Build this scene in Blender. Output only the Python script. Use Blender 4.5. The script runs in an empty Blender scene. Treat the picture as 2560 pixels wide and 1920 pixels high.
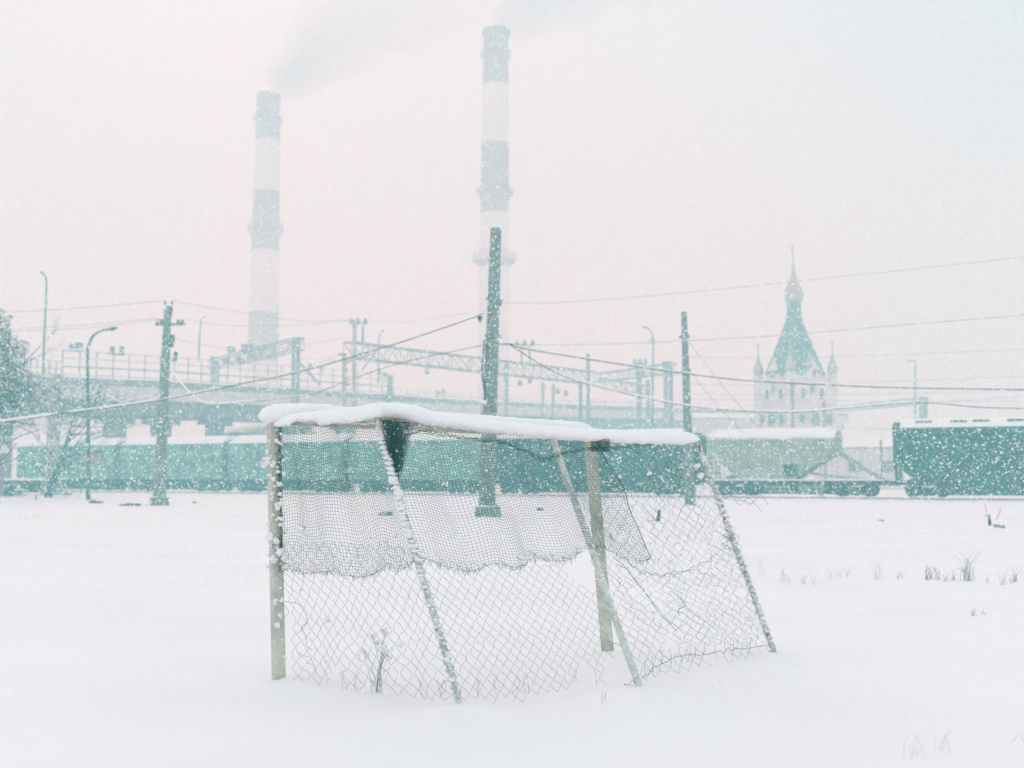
import bpy, math, random
from mathutils import Vector, Matrix, noise

# ------------------------------------------------------------------ camera, world, sun, exposure
F, CX, CY, HC = 2900.0, 1280.0, 960.0, 1.6            # focal length and centre in photo pixels, eye height
PITCH = math.atan(228.0 / F)
SC = bpy.context.scene
COL = SC.collection
cam_d = bpy.data.cameras.new("camera")
cam = bpy.data.objects.new("camera", cam_d); COL.objects.link(cam)
cam.location = (0, 0, HC); cam.rotation_euler = (math.pi / 2 + PITCH, 0, 0)
cam_d.sensor_width = 36; cam_d.lens = 36 * F / 2560.0
cam_d.clip_start = 0.1; cam_d.clip_end = 4000
cam_d.dof.use_dof = True; cam_d.dof.focus_distance = 9.3; cam_d.dof.aperture_fstop = 2.0
SC.camera = cam

SC.view_settings.view_transform = 'Standard'; SC.view_settings.look = 'None'
SC.view_settings.exposure = 0.08; SC.view_settings.gamma = 1.0

SUN_EL, SUN_ROT = math.radians(38), math.radians(-20)
world = bpy.data.worlds.new("World"); SC.world = world; world.use_nodes = True
wn, wl = world.node_tree.nodes, world.node_tree.links
wn.clear()
wo = wn.new("ShaderNodeOutputWorld"); bg = wn.new("ShaderNodeBackground")
sky = wn.new("ShaderNodeTexSky"); sky.sky_type = 'NISHITA'; sky.sun_disc = False
sky.sun_elevation = SUN_EL; sky.sun_rotation = SUN_ROT; sky.dust_density = 6; sky.air_density = 1
tc = wn.new("ShaderNodeTexCoord")
dot = wn.new("ShaderNodeVectorMath"); dot.operation = 'DOT_PRODUCT'
dot.inputs[1].default_value = Vector((-0.05, 1, 0.18)).normalized()
mr = wn.new("ShaderNodeMapRange"); mr.inputs['From Min'].default_value = 0.4; mr.inputs['From Max'].default_value = 1.0
oc = wn.new("ShaderNodeValToRGB")                      # bright sky ahead, lens vignette painted in as a dimmer ring, bright overhead
cr = oc.color_ramp; cr.interpolation = 'B_SPLINE'
cr.elements[0].position = 0.0; cr.elements[0].color = (.84, .99, 1.02, 1)
cr.elements[1].position = 1.0; cr.elements[1].color = (.79, .96, 1.05, 1)
for p_, c_ in ((.45, (.76, .95, 1.0, 1)), (.72, (.45, .58, .66, 1)), (.86, (.53, .67, .76, 1)), (.96, (.785, .95, 1.05, 1))):
    e_ = cr.elements.new(p_); e_.color = c_
sc10 = wn.new("ShaderNodeVectorMath"); sc10.operation = 'SCALE'; sc10.inputs['Scale'].default_value = 11.0
mx = wn.new("ShaderNodeMixRGB"); mx.inputs[0].default_value = 0.9
wl.new(tc.outputs['Generated'], dot.inputs[0]); wl.new(dot.outputs['Value'], mr.inputs['Value'])
wl.new(mr.outputs[0], oc.inputs[0]); wl.new(sky.outputs[0], mx.inputs[1]); wl.new(oc.outputs[0], sc10.inputs[0]); wl.new(sc10.outputs[0], mx.inputs[2])
wl.new(mx.outputs[0], bg.inputs[0]); bg.inputs[1].default_value = 0.1
wl.new(bg.outputs[0], wo.inputs[0])

sd = bpy.data.lights.new("sun", 'SUN'); sd.energy = 0.55; sd.angle = math.radians(25); sd.color = (1, .96, .95)
sun = bpy.data.objects.new("sun", sd); COL.objects.link(sun)
sun.rotation_euler = (math.radians(90) - SUN_EL, 0, math.pi - SUN_ROT)

cy = SC.cycles
cy.volume_bounces = 3; cy.max_bounces = 10; cy.volume_step_rate = 4; cy.volume_max_steps = 64
cy.transparent_max_bounces = 16

HAZE_DENSITY = 0.0052

# ------------------------------------------------------------------ helpers
cp, sp = math.cos(PITCH), math.sin(PITCH)
def W(px, py, D):
    """world point seen at a photo pixel, at distance D along the ground"""
    u, v = (px - CX) / F, (CY - py) / F
    t = D / (cp - v * sp)
    return Vector((u * t, D, HC + t * (sp + v * cp)))
def GP(px, py, z=0.0):
    u, v = (px - CX) / F, (CY - py) / F
    t = (z - HC) / (sp + v * cp)
    return Vector((u * t, t * (cp - v * sp), z))
def lerp(a, b, t): return a + (b - a) * t
def interp(x, pts):
    if x <= pts[0][0]: return pts[0][1]
    for (x0, y0), (x1, y1) in zip(pts, pts[1:]):
        if x <= x1: return y0 + (y1 - y0) * (x - x0) / (x1 - x0)
    return pts[-1][1]
def crom(P, n=8):
    out = []
    for i in range(len(P) - 1):
        p0, p1, p2, p3 = P[max(i-1, 0)], P[i], P[i+1], P[min(i+2, len(P)-1)]
        for k in range(n):
            t = k / n
            out.append(0.5 * ((2*p1) + (p2-p0)*t + (2*p0-5*p1+4*p2-p3)*t*t + (3*p1-p0-3*p2+p3)*t*t*t))
    out.append(P[-1].copy())
    return out
def nz(x, y=0, z=0): return noise.noise(Vector((x, y, z)))

class MB:
    def __init__(s): s.v, s.f = [], []
    def box(s, c, size, rot=None, taper=1.0):
        c = Vector(c); a, b, h = size[0]/2, size[1]/2, size[2]/2
        k = len(s.v)
        for z, m in ((-h, 1), (h, taper)):
            for x, y in ((-a, -b), (a, -b), (a, b), (-a, b)):
                p = Vector((x*m, y*m, z))
                if rot is not None: p = rot @ p
                s.v.append(c + p)
        s.f += [(k+3,k+2,k+1,k), (k+4,k+5,k+6,k+7), (k,k+1,k+5,k+4), (k+1,k+2,k+6,k+5), (k+2,k+3,k+7,k+6), (k+3,k,k+4,k+7)]
        return s
    def beam(s, p, q, w, h=None, w2=None, h2=None, spin=0.0):
        p, q = Vector(p), Vector(q); h = h or w; w2 = w2 or w; h2 = h2 or h
        d = (q - p).normalized()
        up = Vector((0, 0, 1)) if abs(d.z) < 0.9 else Vector((0, 1, 0))
        a = d.cross(up).normalized(); b = a.cross(d).normalized()
        if spin:
            c_, s_ = math.cos(spin), math.sin(spin); a, b = a*c_ + b*s_, b*c_ - a*s_
        k = len(s.v)
        for e, ww, hh in ((p, w, h), (q, w2, h2)):
            for x, y in ((-1, -1), (1, -1), (1, 1), (-1, 1)): s.v.append(e + a*(x*ww/2) + b*(y*hh/2))
        s.f += [(k,k+1,k+2,k+3), (k+7,k+6,k+5,k+4), (k+1,k,k+4,k+5), (k+2,k+1,k+5,k+6), (k+3,k+2,k+6,k+7), (k,k+3,k+7,k+4)]
        return s
    def tube(s, P, r, n=4, caps=True):
        m = len(P)
        if m < 2: return s
        k = len(s.v); a = None
        for i, p in enumerate(P):
            d = (P[min(i+1, m-1)] - P[max(i-1, 0)])
            if d.length < 1e-9: d = Vector((0, 0, 1))
            d.normalize()
            if a is None:
                a = d.cross(Vector((0, 0, 1)) if abs(d.z) < .9 else Vector((0, 1, 0))).normalized()
            else:
                a = (a - d * a.dot(d))
                a = a.normalized() if a.length > 1e-6 else d.orthogonal().normalized()
            b = d.cross(a)
            rr = r[i] if isinstance(r, (list, tuple)) else r
            for j in range(n):
                t = 2*math.pi*j/n
                s.v.append(p + a*(rr*math.cos(t)) + b*(rr*math.sin(t)))
        for i in range(m-1):
            for j in range(n):
                j2 = (j+1) % n
                s.f.append((k+i*n+j, k+i*n+j2, k+(i+1)*n+j2, k+(i+1)*n+j))
        if caps:
            s.f.append(tuple(k+j for j in reversed(range(n)))); s.f.append(tuple(k+(m-1)*n+j for j in range(n)))
        return s
    def lathe(s, c, prof, n=20, rot=0.0):
        c = Vector(c); k = len(s.v)
        for r, z in prof:
            for j in range(n):
                t = 2*math.pi*j/n + rot
                s.v.append(c + Vector((r*math.cos(t), r*math.sin(t), z)))
        for i in range(len(prof)-1):
            for j in range(n):
                j2 = (j+1) % n
                s.f.append((k+i*n+j, k+i*n+j2, k+(i+1)*n+j2, k+(i+1)*n+j))
        s.f.append(tuple(k+j for j in reversed(range(n)))); s.f.append(tuple(k+(len(prof)-1)*n+j for j in range(n)))
        return s
    def blob(s, c, r, seed=0, nu=8, nv=5, rough=.25, fl=1.0):
        c = Vector(c); k = len(s.v)
        rx, ry, rz = (r, r, r*fl) if not isinstance(r, (tuple, list)) else r
        s.v.append(c + Vector((0, 0, rz)))
        for i in range(1, nv):
            ph = math.pi*i/nv
            for j in range(nu):
                t = 2*math.pi*j/nu
                d = Vector((math.sin(ph)*math.cos(t), math.sin(ph)*math.sin(t), math.cos(ph)))
                m = 1 + rough*noise.noise(d*1.7 + Vector((seed*3.1, seed*1.7, 0)))*2
                s.v.append(c + Vector((d.x*rx, d.y*ry, d.z*rz))*m)
        s.v.append(c - Vector((0, 0, rz)))
        e = len(s.v)-1
        for j in range(nu):
            j2 = (j+1) % nu
            s.f.append((k, k+1+j, k+1+j2)); s.f.append((e, e-nu+j2, e-nu+j))
        for i in range(nv-2):
            for j in range(nu):
                j2 = (j+1) % nu; q = k+1+i*nu
                s.f.append((q+j, q+nu+j, q+nu+j2, q+j2))
        return s
    def build(s, name, m, parent=None, smooth=False):
        me = bpy.data.meshes.new(name)
        if parent is not None and parent.location.length > 0 or (parent is not None and parent.rotation_euler.z):
            inv = (Matrix.Translation(parent.location) @ parent.rotation_euler.to_matrix().to_4x4()).inverted()
            if not getattr(s, 'local', False): s.v = [inv @ Vector(p) for p in s.v]
        me.from_pydata([tuple(p) for p in s.v], [], s.f); me.update()
        if smooth: me.polygons.foreach_set('use_smooth', [True]*len(me.polygons))
        me.materials.append(m)
        o = bpy.data.objects.new(name, me); COL.objects.link(o)
        if parent is not None: o.parent = parent
        return o
def each(mb, name, m, parent=None, smooth=False):
    """one object per connected piece"""
    par = list(range(len(mb.v)))
    def fd(a):
        while par[a] != a: par[a] = par[par[a]]; a = par[a]
        return a
    for f in mb.f:
        for q in f[1:]: par[fd(q)] = fd(f[0])
    grp = {}
    for f in mb.f: grp.setdefault(fd(f[0]), []).append(f)
    out = []
    for fs in grp.values():
        ids = sorted({q for f in fs for q in f}); mp = {q: i for i, q in enumerate(ids)}
        c = MB(); c.v = [mb.v[q] for q in ids]; c.f = [tuple(mp[q] for q in f) for f in fs]
        if getattr(mb, 'local', False): c.local = True
        out.append(c.build(name, m, parent, smooth))
    return out
def LB():
    m = MB(); m.local = True; return m

def tag(o, label=None, cat=None, group=None, kind=None):
    if label: o['label'] = label
    if cat: o['category'] = cat
    if group: o['group'] = group
    if kind: o['kind'] = kind
    return o
def thing(name, label, cat, loc=(0, 0, 0), rz=0.0, group=None):
    o = bpy.data.objects.new(name, None); COL.objects.link(o); o.location = loc; o.rotation_euler = (0, 0, rz)
    o.empty_display_size = .3
    return tag(o, label, cat, group)

# ------------------------------------------------------------------ materials
def mat(name, col, rough=.7, var=.25, scale=3.0, snow=0.0, fleck=0.0, bump=0.0, metal=0.0, fleck_scale=12.0, coord='Object'):
    m = bpy.data.materials.new(name); m.use_nodes = True
    n, l = m.node_tree.nodes, m.node_tree.links
    b = n['Principled BSDF']; b.inputs['Roughness'].default_value = rough; b.inputs['Metallic'].default_value = metal
    b.inputs['Specular IOR Level'].default_value = .25
    t = n.new('ShaderNodeTexCoord'); nt = n.new('ShaderNodeTexNoise'); nt.inputs['Scale'].default_value = scale
    nt.inputs['Detail'].default_value = 5
    l.new(t.outputs[coord], nt.inputs['Vector'])
    r = n.new('ShaderNodeValToRGB')
    r.color_ramp.elements[0].position = .3; r.color_ramp.elements[1].position = .7
    r.color_ramp.elements[0].color = tuple(c*(1-var) for c in col) + (1,)
    r.color_ramp.elements[1].color = tuple(min(1, c*(1+var)) for c in col) + (1,)
    l.new(nt.outputs[0], r.inputs[0]); out = r.outputs[0]
    white = (.86, .865, .875, 1)
    if fleck > 0:                                     # driven snow stuck to the surface
        n2 = n.new('ShaderNodeTexNoise'); n2.inputs['Scale'].default_value = fleck_scale; n2.inputs['Detail'].default_value = 6
        l.new(t.outputs[coord], n2.inputs['Vector'])
        r2 = n.new('ShaderNodeMapRange'); r2.inputs['From Min'].default_value = .74 - fleck*.34; r2.inputs['From Max'].default_value = .80 - fleck*.30
        l.new(n2.outputs[0], r2.inputs['Value'])
        mxx = n.new('ShaderNodeMixRGB'); mxx.inputs[2].default_value = white
        l.new(r2.outputs[0], mxx.inputs[0]); l.new(out, mxx.inputs[1]); out = mxx.outputs[0]
    if snow > 0:                                      # snow lying on upward faces
        g = n.new('ShaderNodeNewGeometry'); sx = n.new('ShaderNodeSeparateXYZ'); l.new(g.outputs['Normal'], sx.inputs[0])
        ad = n.new('ShaderNodeMath'); ad.operation = 'MULTIPLY_ADD'; ad.inputs[1].default_value = .5
        l.new(nt.outputs[0], ad.inputs[0]); l.new(sx.outputs['Z'], ad.inputs[2])
        r3 = n.new('ShaderNodeMapRange'); r3.inputs['From Min'].default_value = 1.15 - snow*.7; r3.inputs['From Max'].default_value = 1.3 - snow*.7
        l.new(ad.outputs[0], r3.inputs['Value'])
        mxx = n.new('ShaderNodeMixRGB'); mxx.inputs[2].default_value = white
        l.new(r3.outputs[0], mxx.inputs[0]); l.new(out, mxx.inputs[1]); out = mxx.outputs[0]
    l.new(out, b.inputs['Base Color'])
    if bump > 0:
        bp = n.new('ShaderNodeBump'); bp.inputs['Strength'].default_value = bump; bp.inputs['Distance'].default_value = .02
        n4 = n.new('ShaderNodeTexNoise'); n4.inputs['Scale'].default_value = scale*6; n4.inputs['Detail'].default_value = 6
        l.new(t.outputs[coord], n4.inputs['Vector']); l.new(n4.outputs[0], bp.inputs['Height']); l.new(bp.outputs[0], b.inputs['Normal'])
    return m
M = dict(
    snow=mat('fresh_snow', (.905, .87, .885), .9, .02, 6, bump=.35),
    field=mat('field_snow', (.90, .855, .875), .95, .03, .35, bump=.5),
    flake=mat('snowflake', (.98, .98, .98), .9, .02, 3),
    post=mat('khaki_steel_paint', (.52, .53, .46), .55, .16, 7, snow=.35, fleck=.12, fleck_scale=16, bump=.2),
    pipe=mat('pale_steel_pipe', (.60, .64, .60), .5, .15, 14, snow=.6, fleck=.4, fleck_scale=22, bump=.3),
    icycord=mat('frosted_cord', (.42, .50, .48), .8, .5, 30, snow=.5, fleck=.5, fleck_scale=30),
    pipe_icy=mat('frosted_steel_pipe', (.52, .55, .50), .6, .25, 14, snow=.5, fleck=.75, fleck_scale=34, bump=.4),
    rust=mat('rusty_steel', (.26, .20, .13), .8, .3, 20, fleck=.2, fleck_scale=25),
    net=mat('dark_green_twine', (.0, .085, .08), .8, .3, 9),
    netfold=mat('folded_green_twine', (.004, .06, .055), .8, .3, 9, fleck=.32, fleck_scale=45),
    wire=mat('grey_green_cord', (.05, .15, .145), .6, .35, 6),
    twig=mat('dry_stalk', (.30, .36, .33), .8, .3, 9),
    straw=mat('dry_grass', (.36, .42, .38), .8, .3, 9),
    concrete=mat('weathered_concrete', (.19, .26, .24), .85, .22, 2.5, snow=.3, fleck=.22, fleck_scale=9, bump=.3),
    concrete_dk=mat('dark_wet_concrete', (.04, .15, .145), .85, .25, 3, snow=.3, fleck=.16, fleck_scale=9),
    conc_pale=mat('pale_concrete', (.45, .44, .43), .85, .15, 2.5, snow=.4, fleck=.3, fleck_scale=5),
    lampmetal=mat('painted_lamp_steel', (.02, .15, .15), .5, .3, 3, snow=.2, fleck=.28, fleck_scale=10),
    steel=mat('galvanised_steel', (.17, .23, .24), .5, .25, 3, snow=.5),
    steel2=mat('dull_catenary_steel', (.32, .34, .35), .6, .25, 3, snow=.35),
    cable=mat('dark_cable', (.01, .09, .10), .6, .2, 3),
    deck=mat('bridge_concrete', (.66, .60, .59), .85, .12, .6, snow=.3),
    parapet=mat('bridge_parapet', (.30, .28, .29), .8, .2, 1.2, snow=.4, fleck=.15, fleck_scale=4),
    girder=mat('bridge_girder_steel', (.22, .23, .25), .7, .25, .8, fleck=.12, fleck_scale=4),
    green=mat('faded_green_wagon_paint', (.17, .36, .32), .6, .35, .9, snow=.3, fleck=.14, fleck_scale=5),
    teal=mat('dark_teal_wagon_paint', (.0, .095, .088), .6, .6, 1.1, fleck=.0, fleck_scale=5),
    grey=mat('pale_grey_hopper_paint', (.34, .40, .36), .7, .2, .8, snow=.3, fleck=.2, fleck_scale=5),
    under=mat('grimy_underframe', (.006, .09, .095), .8, .5, 2, snow=.35, fleck=.14, fleck_scale=5),
    orange=mat('orange_placard', (.62, .22, .12), .6, .1, 5),
    rail=mat('rail_steel', (.08, .2, .2), .5, .2, 2),
    wall=mat('church_white_wall', (.80, .68, .66), .85, .08, .6, snow=.2),
    tent=mat('green_tent_roof', (.15, .19, .165), .5, .2, .7, snow=.12),
    gold=mat('gilded_dome', (.52, .40, .33), .5, .15, .8, metal=.1, snow=.7),
    glass=mat('dark_window_glass', (.19, .22, .22), .3, .2, 1),
    red=mat('chimney_red_band', (.50, .24, .27), .85, .15, .08),
    white=mat('chimney_white_band', (.90, .78, .82), .85, .08, .08),
    bark=mat('snowy_bark', (.02, .13, .135), .85, .3, 4, snow=.4, fleck=.2, fleck_scale=8),
    leaf=mat('frosted_needles', (.02, .19, .19), .8, .4, 2, snow=.3, fleck=.3, fleck_scale=3),
    dark=mat('black_debris', (.01, .06, .06), .9, .3, 8, snow=.2, fleck=.2, fleck_scale=20),
)

# ------------------------------------------------------------------ the field (snow ground)
def gz(x, y):
    z = .10*nz(x*.09, y*.07, 1.3) + .025*nz(x*.5, y*.4, 7) + .010*nz(x*1.7, y*1.3, 3) + .004*nz(x*5.1, y*3.6, 5)
    k = min(1, max(0, (y-3)/3)) * (1 - min(1, max(0, (y-14)/20))*.55)
    z *= k*.8
    # drifts around the feet of the goal
    for bx, by, r, h in ((-1.70, 9.0, .22, .085), (-1.45, 8.98, .16, .05), (-.35, 8.1, .3, .07), (.9, 10.6, .35, .06), (2.3, 10.4, .6, .07), (.97, 9.05, .35, .05), (-1.3, 8.85, .5, .05), (1.7, 9.8, .8, .04)):
        d2 = ((x-bx)**2 + (y-by)**2)/(r*r)
        if d2 < 6: z += h*math.exp(-d2)
    if 5 < y < 13: z -= .035*math.exp(-((x-.4)**2/3 + (y-9.4)**2/1.5))
    return z
g = MB()
rows = [-70, -40, -20, -10, -4, -1, 1]
y = 2.2
while y < 640: rows.append(y); y *= 1.022 if y < 20 else 1.035
rows.append(650)
NC = 240
for yy in rows:
    for i in range(NC+1):
        c = (i/NC*2-1); c = c*abs(c)**.35
        x = c*1.0*(max(yy, 0)*.9+14)
        g.v.append(Vector((x, yy, gz(x, yy))))
for r in range(len(rows)-1):
    for i in range(NC):
        k = r*(NC+1)+i; g.f.append((k, k+1, k+NC+2, k+NC+1))
o = g.build('ground', M['field'], smooth=True); tag(o, kind='structure')

# ------------------------------------------------------------------ the goal
V = Vector
P1b, P1t = V((-1.79, 9.06, 0)), V((-1.865, 9.06, 2.03))
P2b, P2t = V((.87, 10.7, 0)), V((.715, 10.7, 1.97))
TL, TR, TM = V((-1.02, 8.75, 2.02)), V((1.66, 10.4, 1.895)), V((.327, 9.6, 1.93))
B2, B4, B3 = V((-.35, 8.11, 0)), V((2.34, 10.45, 0)), V((.97, 9.06, 0))
goal = thing('soccer_goal', 'derelict steel football goal hung with torn nets and capped with thick snow', 'goal')
def ext(a, b, e): return a + (a-b).normalized()*e
for a, b in ((P1t, P1b), (P2t, P2b)):
    MB().beam(ext(a, b, .02), ext(b, a, .35), .082, .082, spin=math.radians(33)).build('post', M['post'], goal)
def sag(a, b, n=12, amp=.012, seed=0):
    return [lerp(a, b, i/n) + V((0, 0, amp*nz(i*.4, seed))) for i in range(n+1)]
MB().beam(P1t, P2t, .07, .07).build('crossbar', M['post'], goal)
MB().tube(sag(TL, TM)+sag(TM, TR)[1:], .022, 8).build('rear_bar', M['post'], goal, True)
MB().tube(sag(P1t+V((.03, 0, -.02)), TL), .022, 8).build('side_bar', M['post'], goal, True)
MB().tube(sag(P2t, TR), .02, 8).build('side_bar', M['post'], goal, True)
def leg(a, b, r, m, seed):
    P = [lerp(a, b, i/24) + V((.012*nz(i*.13, seed), .012*nz(i*.13, seed+9), 0)) for i in range(25)]
    P.append(b + (b-a).normalized()*.3)
    return MB().tube(P, r, 9).build('brace', m, goal, True), P
l2, L2 = leg(TL, B2, .023, M['pipe_icy'], 1)
l3, L3 = leg(TM, B3, .028, M['pipe'], 2)
l4, L4 = leg(TR, B4, .024, M['pipe_icy'], 3)

def cols_at(t):      # the four lines the nets hang from
    return [lerp(P1t, P1b, t), lerp(TL, B2, t), lerp(TM, B3, t), lerp(TR, B4, t)]
NRM = [V((-.35, -.9, .1)).normalized(), V((.35, -.85, .38)).normalized()]
def panel(u, t):
    u = max(0, min(2.9999, u)); i = int(u); c = cols_at(t)
    return lerp(c[i], c[i+1], u-i)
def unorm(u): return lerp(NRM[0], NRM[1], min(1, max(0, (u-.7)/.5)))
# fine net -----------------------------------------------------------
def flow(u):         # t of the fine net's lower edge
    return interp(u, [(0, .545), (.08, .575), (.3, .565), (.5, .58), (.7, .555), (.9, .535), (1, .505), (1.12, .54), (1.25, .545), (1.5, .53),
                      (1.8, .51), (1.95, .475), (2.05, .47), (2.15, .53), (2.25, .54), (2.32, .50), (2.4, .48)])
def pleat(u):
    w = 0
    for c, a, s in ((.62, .030, .05), (.80, -.02, .04), (.93, .02, .03), (1.30, .022, .05), (1.46, .045, .06), (1.66, -.02, .04), (1.74, .03, .04), (1.9, .015, .03), (2.1, .02, .03)):
        w += a*math.exp(-((u-c)/s)**2)
    return w
def fine(u, v):      # v 0 top .. 1 lower edge
    t = .012 + v*(flow(u)-.012)
    du = .045*nz(u*3.1, v*1.6, 4)*(1.2-v*.4) + .022*nz(u*8, v*2.5, 8)
    dia = 0
    for c0, c1, a in ((.58, .72, .014), (.86, .9, .012), (1.42, 1.56, .026), (1.72, 1.92, .020), (1.2, 1.22, .012)):
        c = lerp(c0, c1, v); dia += -a*math.tanh((u-c)/.10)*math.exp(-((u-c)/.17)**2)*1.3
    right = max(0, u-2.0)
    uu = u + du*(1 if .03 < u < 2.9 else 0) + dia
    if u > 1.95: uu += right*(v*.26 - .04 + .1*nz(v*4, 2))
    uu = max(.002, uu)
    tt = t + .010*nz(u*5, v*2, 1) + .011*math.sin(u*21 + v*1.5 + 2*nz(u*2, 5)) * (1-.3*v) + .005*nz(u*13, v*5, 6) + pleat(u)*.14
    p = panel(uu, tt)
    bulge = .05*math.sin(math.pi*min(1, (u % 1)))*math.sin(math.pi*min(1, v*.8+.1))
    n = unorm(u)
    off = .012 + bulge*.5 + .035*nz(u*4.2, v*1.8, 12) + .014*nz(u*13, v*3, 14)
    if u > 2.0: off -= .05*right + .05*math.sin(v*5+u*9)*right
    return p + n*off
NU, NV = 140, 48
UMAX = 2.30
grid = [[fine(UMAX*(i/NU), j/NV) for j in range(NV+1)] for i in range(NU+1)]
random.seed(4)
fn = MB()
for i in range(NU+1):
    P = list(grid[i])
    if random.random() < .8: P.append(P[-1] + V((random.uniform(-.012, .012), random.uniform(-.01, .01), -random.uniform(.004, .03))))
    fn.tube(P, .00125, 3, False)
for j in range(NV+1):
    fn.tube([grid[i][j] for i in range(NU+1)], .00125, 3, False)
fn.build('fine_net', M['net'], goal)
# torn second layer, hem ropes and the bunched pocket of fine net
hem = MB()
def hp(px, py, D): return W(px, py, D)
def rope(mb, P, r, jit=.006, n=6, seed=0, k=4):
    P = crom(P, n); P = [p + V((nz(i*.6, seed)*jit*2, nz(i*.6, seed+5)*jit, nz(i*.9, seed+2)*jit*2)) for i, p in enumerate(P)]
    mb.tube(P, [r*(1+.5*nz(i*.7, seed+1)) for i in range(len(P))], k)
    return P
S1 = [hp(1010, 1092, 8.95), hp(1050, 1080, 8.98), hp(1100, 1084, 9.0), hp(1150, 1092, 9.05), hp(1205, 1100, 9.1), hp(1260, 1108, 9.2), hp(1310, 1128, 9.25), hp(1360, 1148, 9.3), hp(1400, 1134, 9.5), hp(1430, 1128, 9.6), hp(1480, 1122, 9.75), hp(1530, 1122, 9.9), hp(1590, 1112, 10.1), hp(1650, 1106, 10.3)]
for sdx in range(4):
    rope(hem, [p + V((0, .01*sdx, random.uniform(-.014, .014))) for p in S1], .0019, .014, 8, sdx*3.3)
# trailing edge of the flap
E1 = [fine(UMAX, v/12) for v in range(13)]
for sdx in range(3): rope(hem, E1, .0015, .012, 4, 40+sdx)
E2 = [fine(lerp(0.02, .99, i/30), 1.0) for i in range(31)]; E3 = [fine(lerp(1.01, 2.3, i/36), 1.0) for i in range(37)]
for sdx in range(2):
    rope(hem, [p+V((0, 0, random.uniform(-.02, .016))) for p in E2], .0009, .022, 4, 50+sdx); rope(hem, [p+V((0, 0, random.uniform(-.018, .014))) for p in E3], .0009, .02, 4, 60+sdx)
for i in range(150):                                  # frayed ends under the hem
    q = random.choice(E2+E3+E3); q = q+V((random.uniform(-.04, .04), 0, random.uniform(-.01, .005))); hem.tube([q, q+V((random.uniform(-.012, .012), 0, -.012)), q+V((random.uniform(-.018, .018), 0, -random.uniform(.02, .045)))], .0012, 3)
# net gathered down the first post
for sdx in range(4):
    rope(hem, [lerp(P1t, P1b, t) + V((.055+.02*nz(t*6, sdx), -.055, 0)) for t in [k/16*.56 for k in range(17)]], .0018, .035, 4, 70+sdx)
hem.build('net_hem', M['netfold'], goal)
pk = MB()                                             # bunched triangular pocket below the bar
apex = hp(985, 1222, 8.62)
for lay in range(5):
    A, B = hp(950 + lay*4, 1050, 8.70-lay*.03), hp(1034 - lay*6, 1058, 8.83-lay*.05)
    ap = apex + V((lay*.006, -.01*lay, lay*.03))
    def tri(a, b):
        top = lerp(A, B, a); w = (1-b)**(.75+.1*lay)
        c = lerp(lerp(A, B, .36), ap, b)
        p = c + (top-lerp(A, B, .36))*w
        return p + V((.006*nz(a*7, b*7, lay), -.03*math.sin(math.pi*a)*(1-b) + .02*nz(a*6, b*4, lay+3), .006*nz(a*8, b*8, lay+7)))
    for i in range(21): pk.tube([tri(i/20, j/22) for j in range(23)], .0021, 3, False)
    for j in range(23): pk.tube([tri(i/20, j/22) for i in range(21)], .0016, 3, False)
pk.build('bunched_net', M['netfold'], goal); pk = MB()
for lay in range(3):                                  # second knot of folded net near the right post
    for i in range(16):
        a = i/15
        pk.tube([hp(1478+45*a+3*nz(i, k*.3, lay), 1098+k*4.2+4*nz(i*.5, k, lay), 9.75+.03*lay) for k in range(8)], .0018, 3, False)
    for k in range(8):
        pk.tube([hp(1478+45*i/15, 1098+k*4.2+4*nz(i*.5, k, lay), 9.75+.03*lay) for i in range(16)], .0018, 3, False)
pk.build('bunched_net', M['netfold'], goal)

# diamond net ---------------------------------------------------------
random.seed(11)
dn = MB()
def dnet(point, nk, nj, keep, r=.00135, jit=.1, seed=0, sub=3):
    """nk zigzag wires of nj half rows; point(a, b) maps the unit square to the sheet"""
    def node(k, j):
        x = k + (.5 if (j+k) % 2 == 0 else -.5)*(.93)
        x += jit*nz(k*.7+x*.3, j*.35, seed)*1.6; jj = j + jit*nz(x*.6, j*.5, seed+20)*2
        return point(x/nk, jj/nj)
    for k in range(nk+1):
        run = []
        for j in range(nj+1):
            ok = keep((k)/nk, j/nj)
            if ok:
                p = node(k, j)
                if run and sub > 1:
                    q = run[-1]; d = p-q
                    s = V((nz(k*3.3, j*2.1, seed+1), nz(k*1.3, j*4.1, seed+2), nz(k*5.3, j*1.1, seed+3)))*d.length*.16
                    run.append(lerp(q, p, .35)+s); run.append(lerp(q, p, .7)+s*.8)
                run.append(p)
            if (not ok or j == nj) and run:
                if len(run) > 1: dn.tube(run, r, 3, False)
                run = []
# left side sheet
def ptL(a, b):
    t = .46 + b*.56
    s0 = interp(b, [(0, .02), (.2, .02), (.35, .10), (.5, .13), (.7, .12), (1, .14)])
    c = cols_at(t); p = lerp(c[0], c[1], s0 + a*(1-s0))
    gather = .03*math.sin(a*19+3*nz(b*2, a*2))*b*b
    p = p + NRM[0]*(.03+.05*nz(a*3, b*2, 31)) + V((gather, 0, -.02*b))
    return p
def keepL(a, b):
    edge = .93 + .06*nz(a*9, 3) - (.10 if .22 < a < .34 else 0) - (.05 if .42 < a < .5 else 0)
    return b < edge
dnet(ptL, 29, 23, keepL, jit=.22, seed=2)
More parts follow.
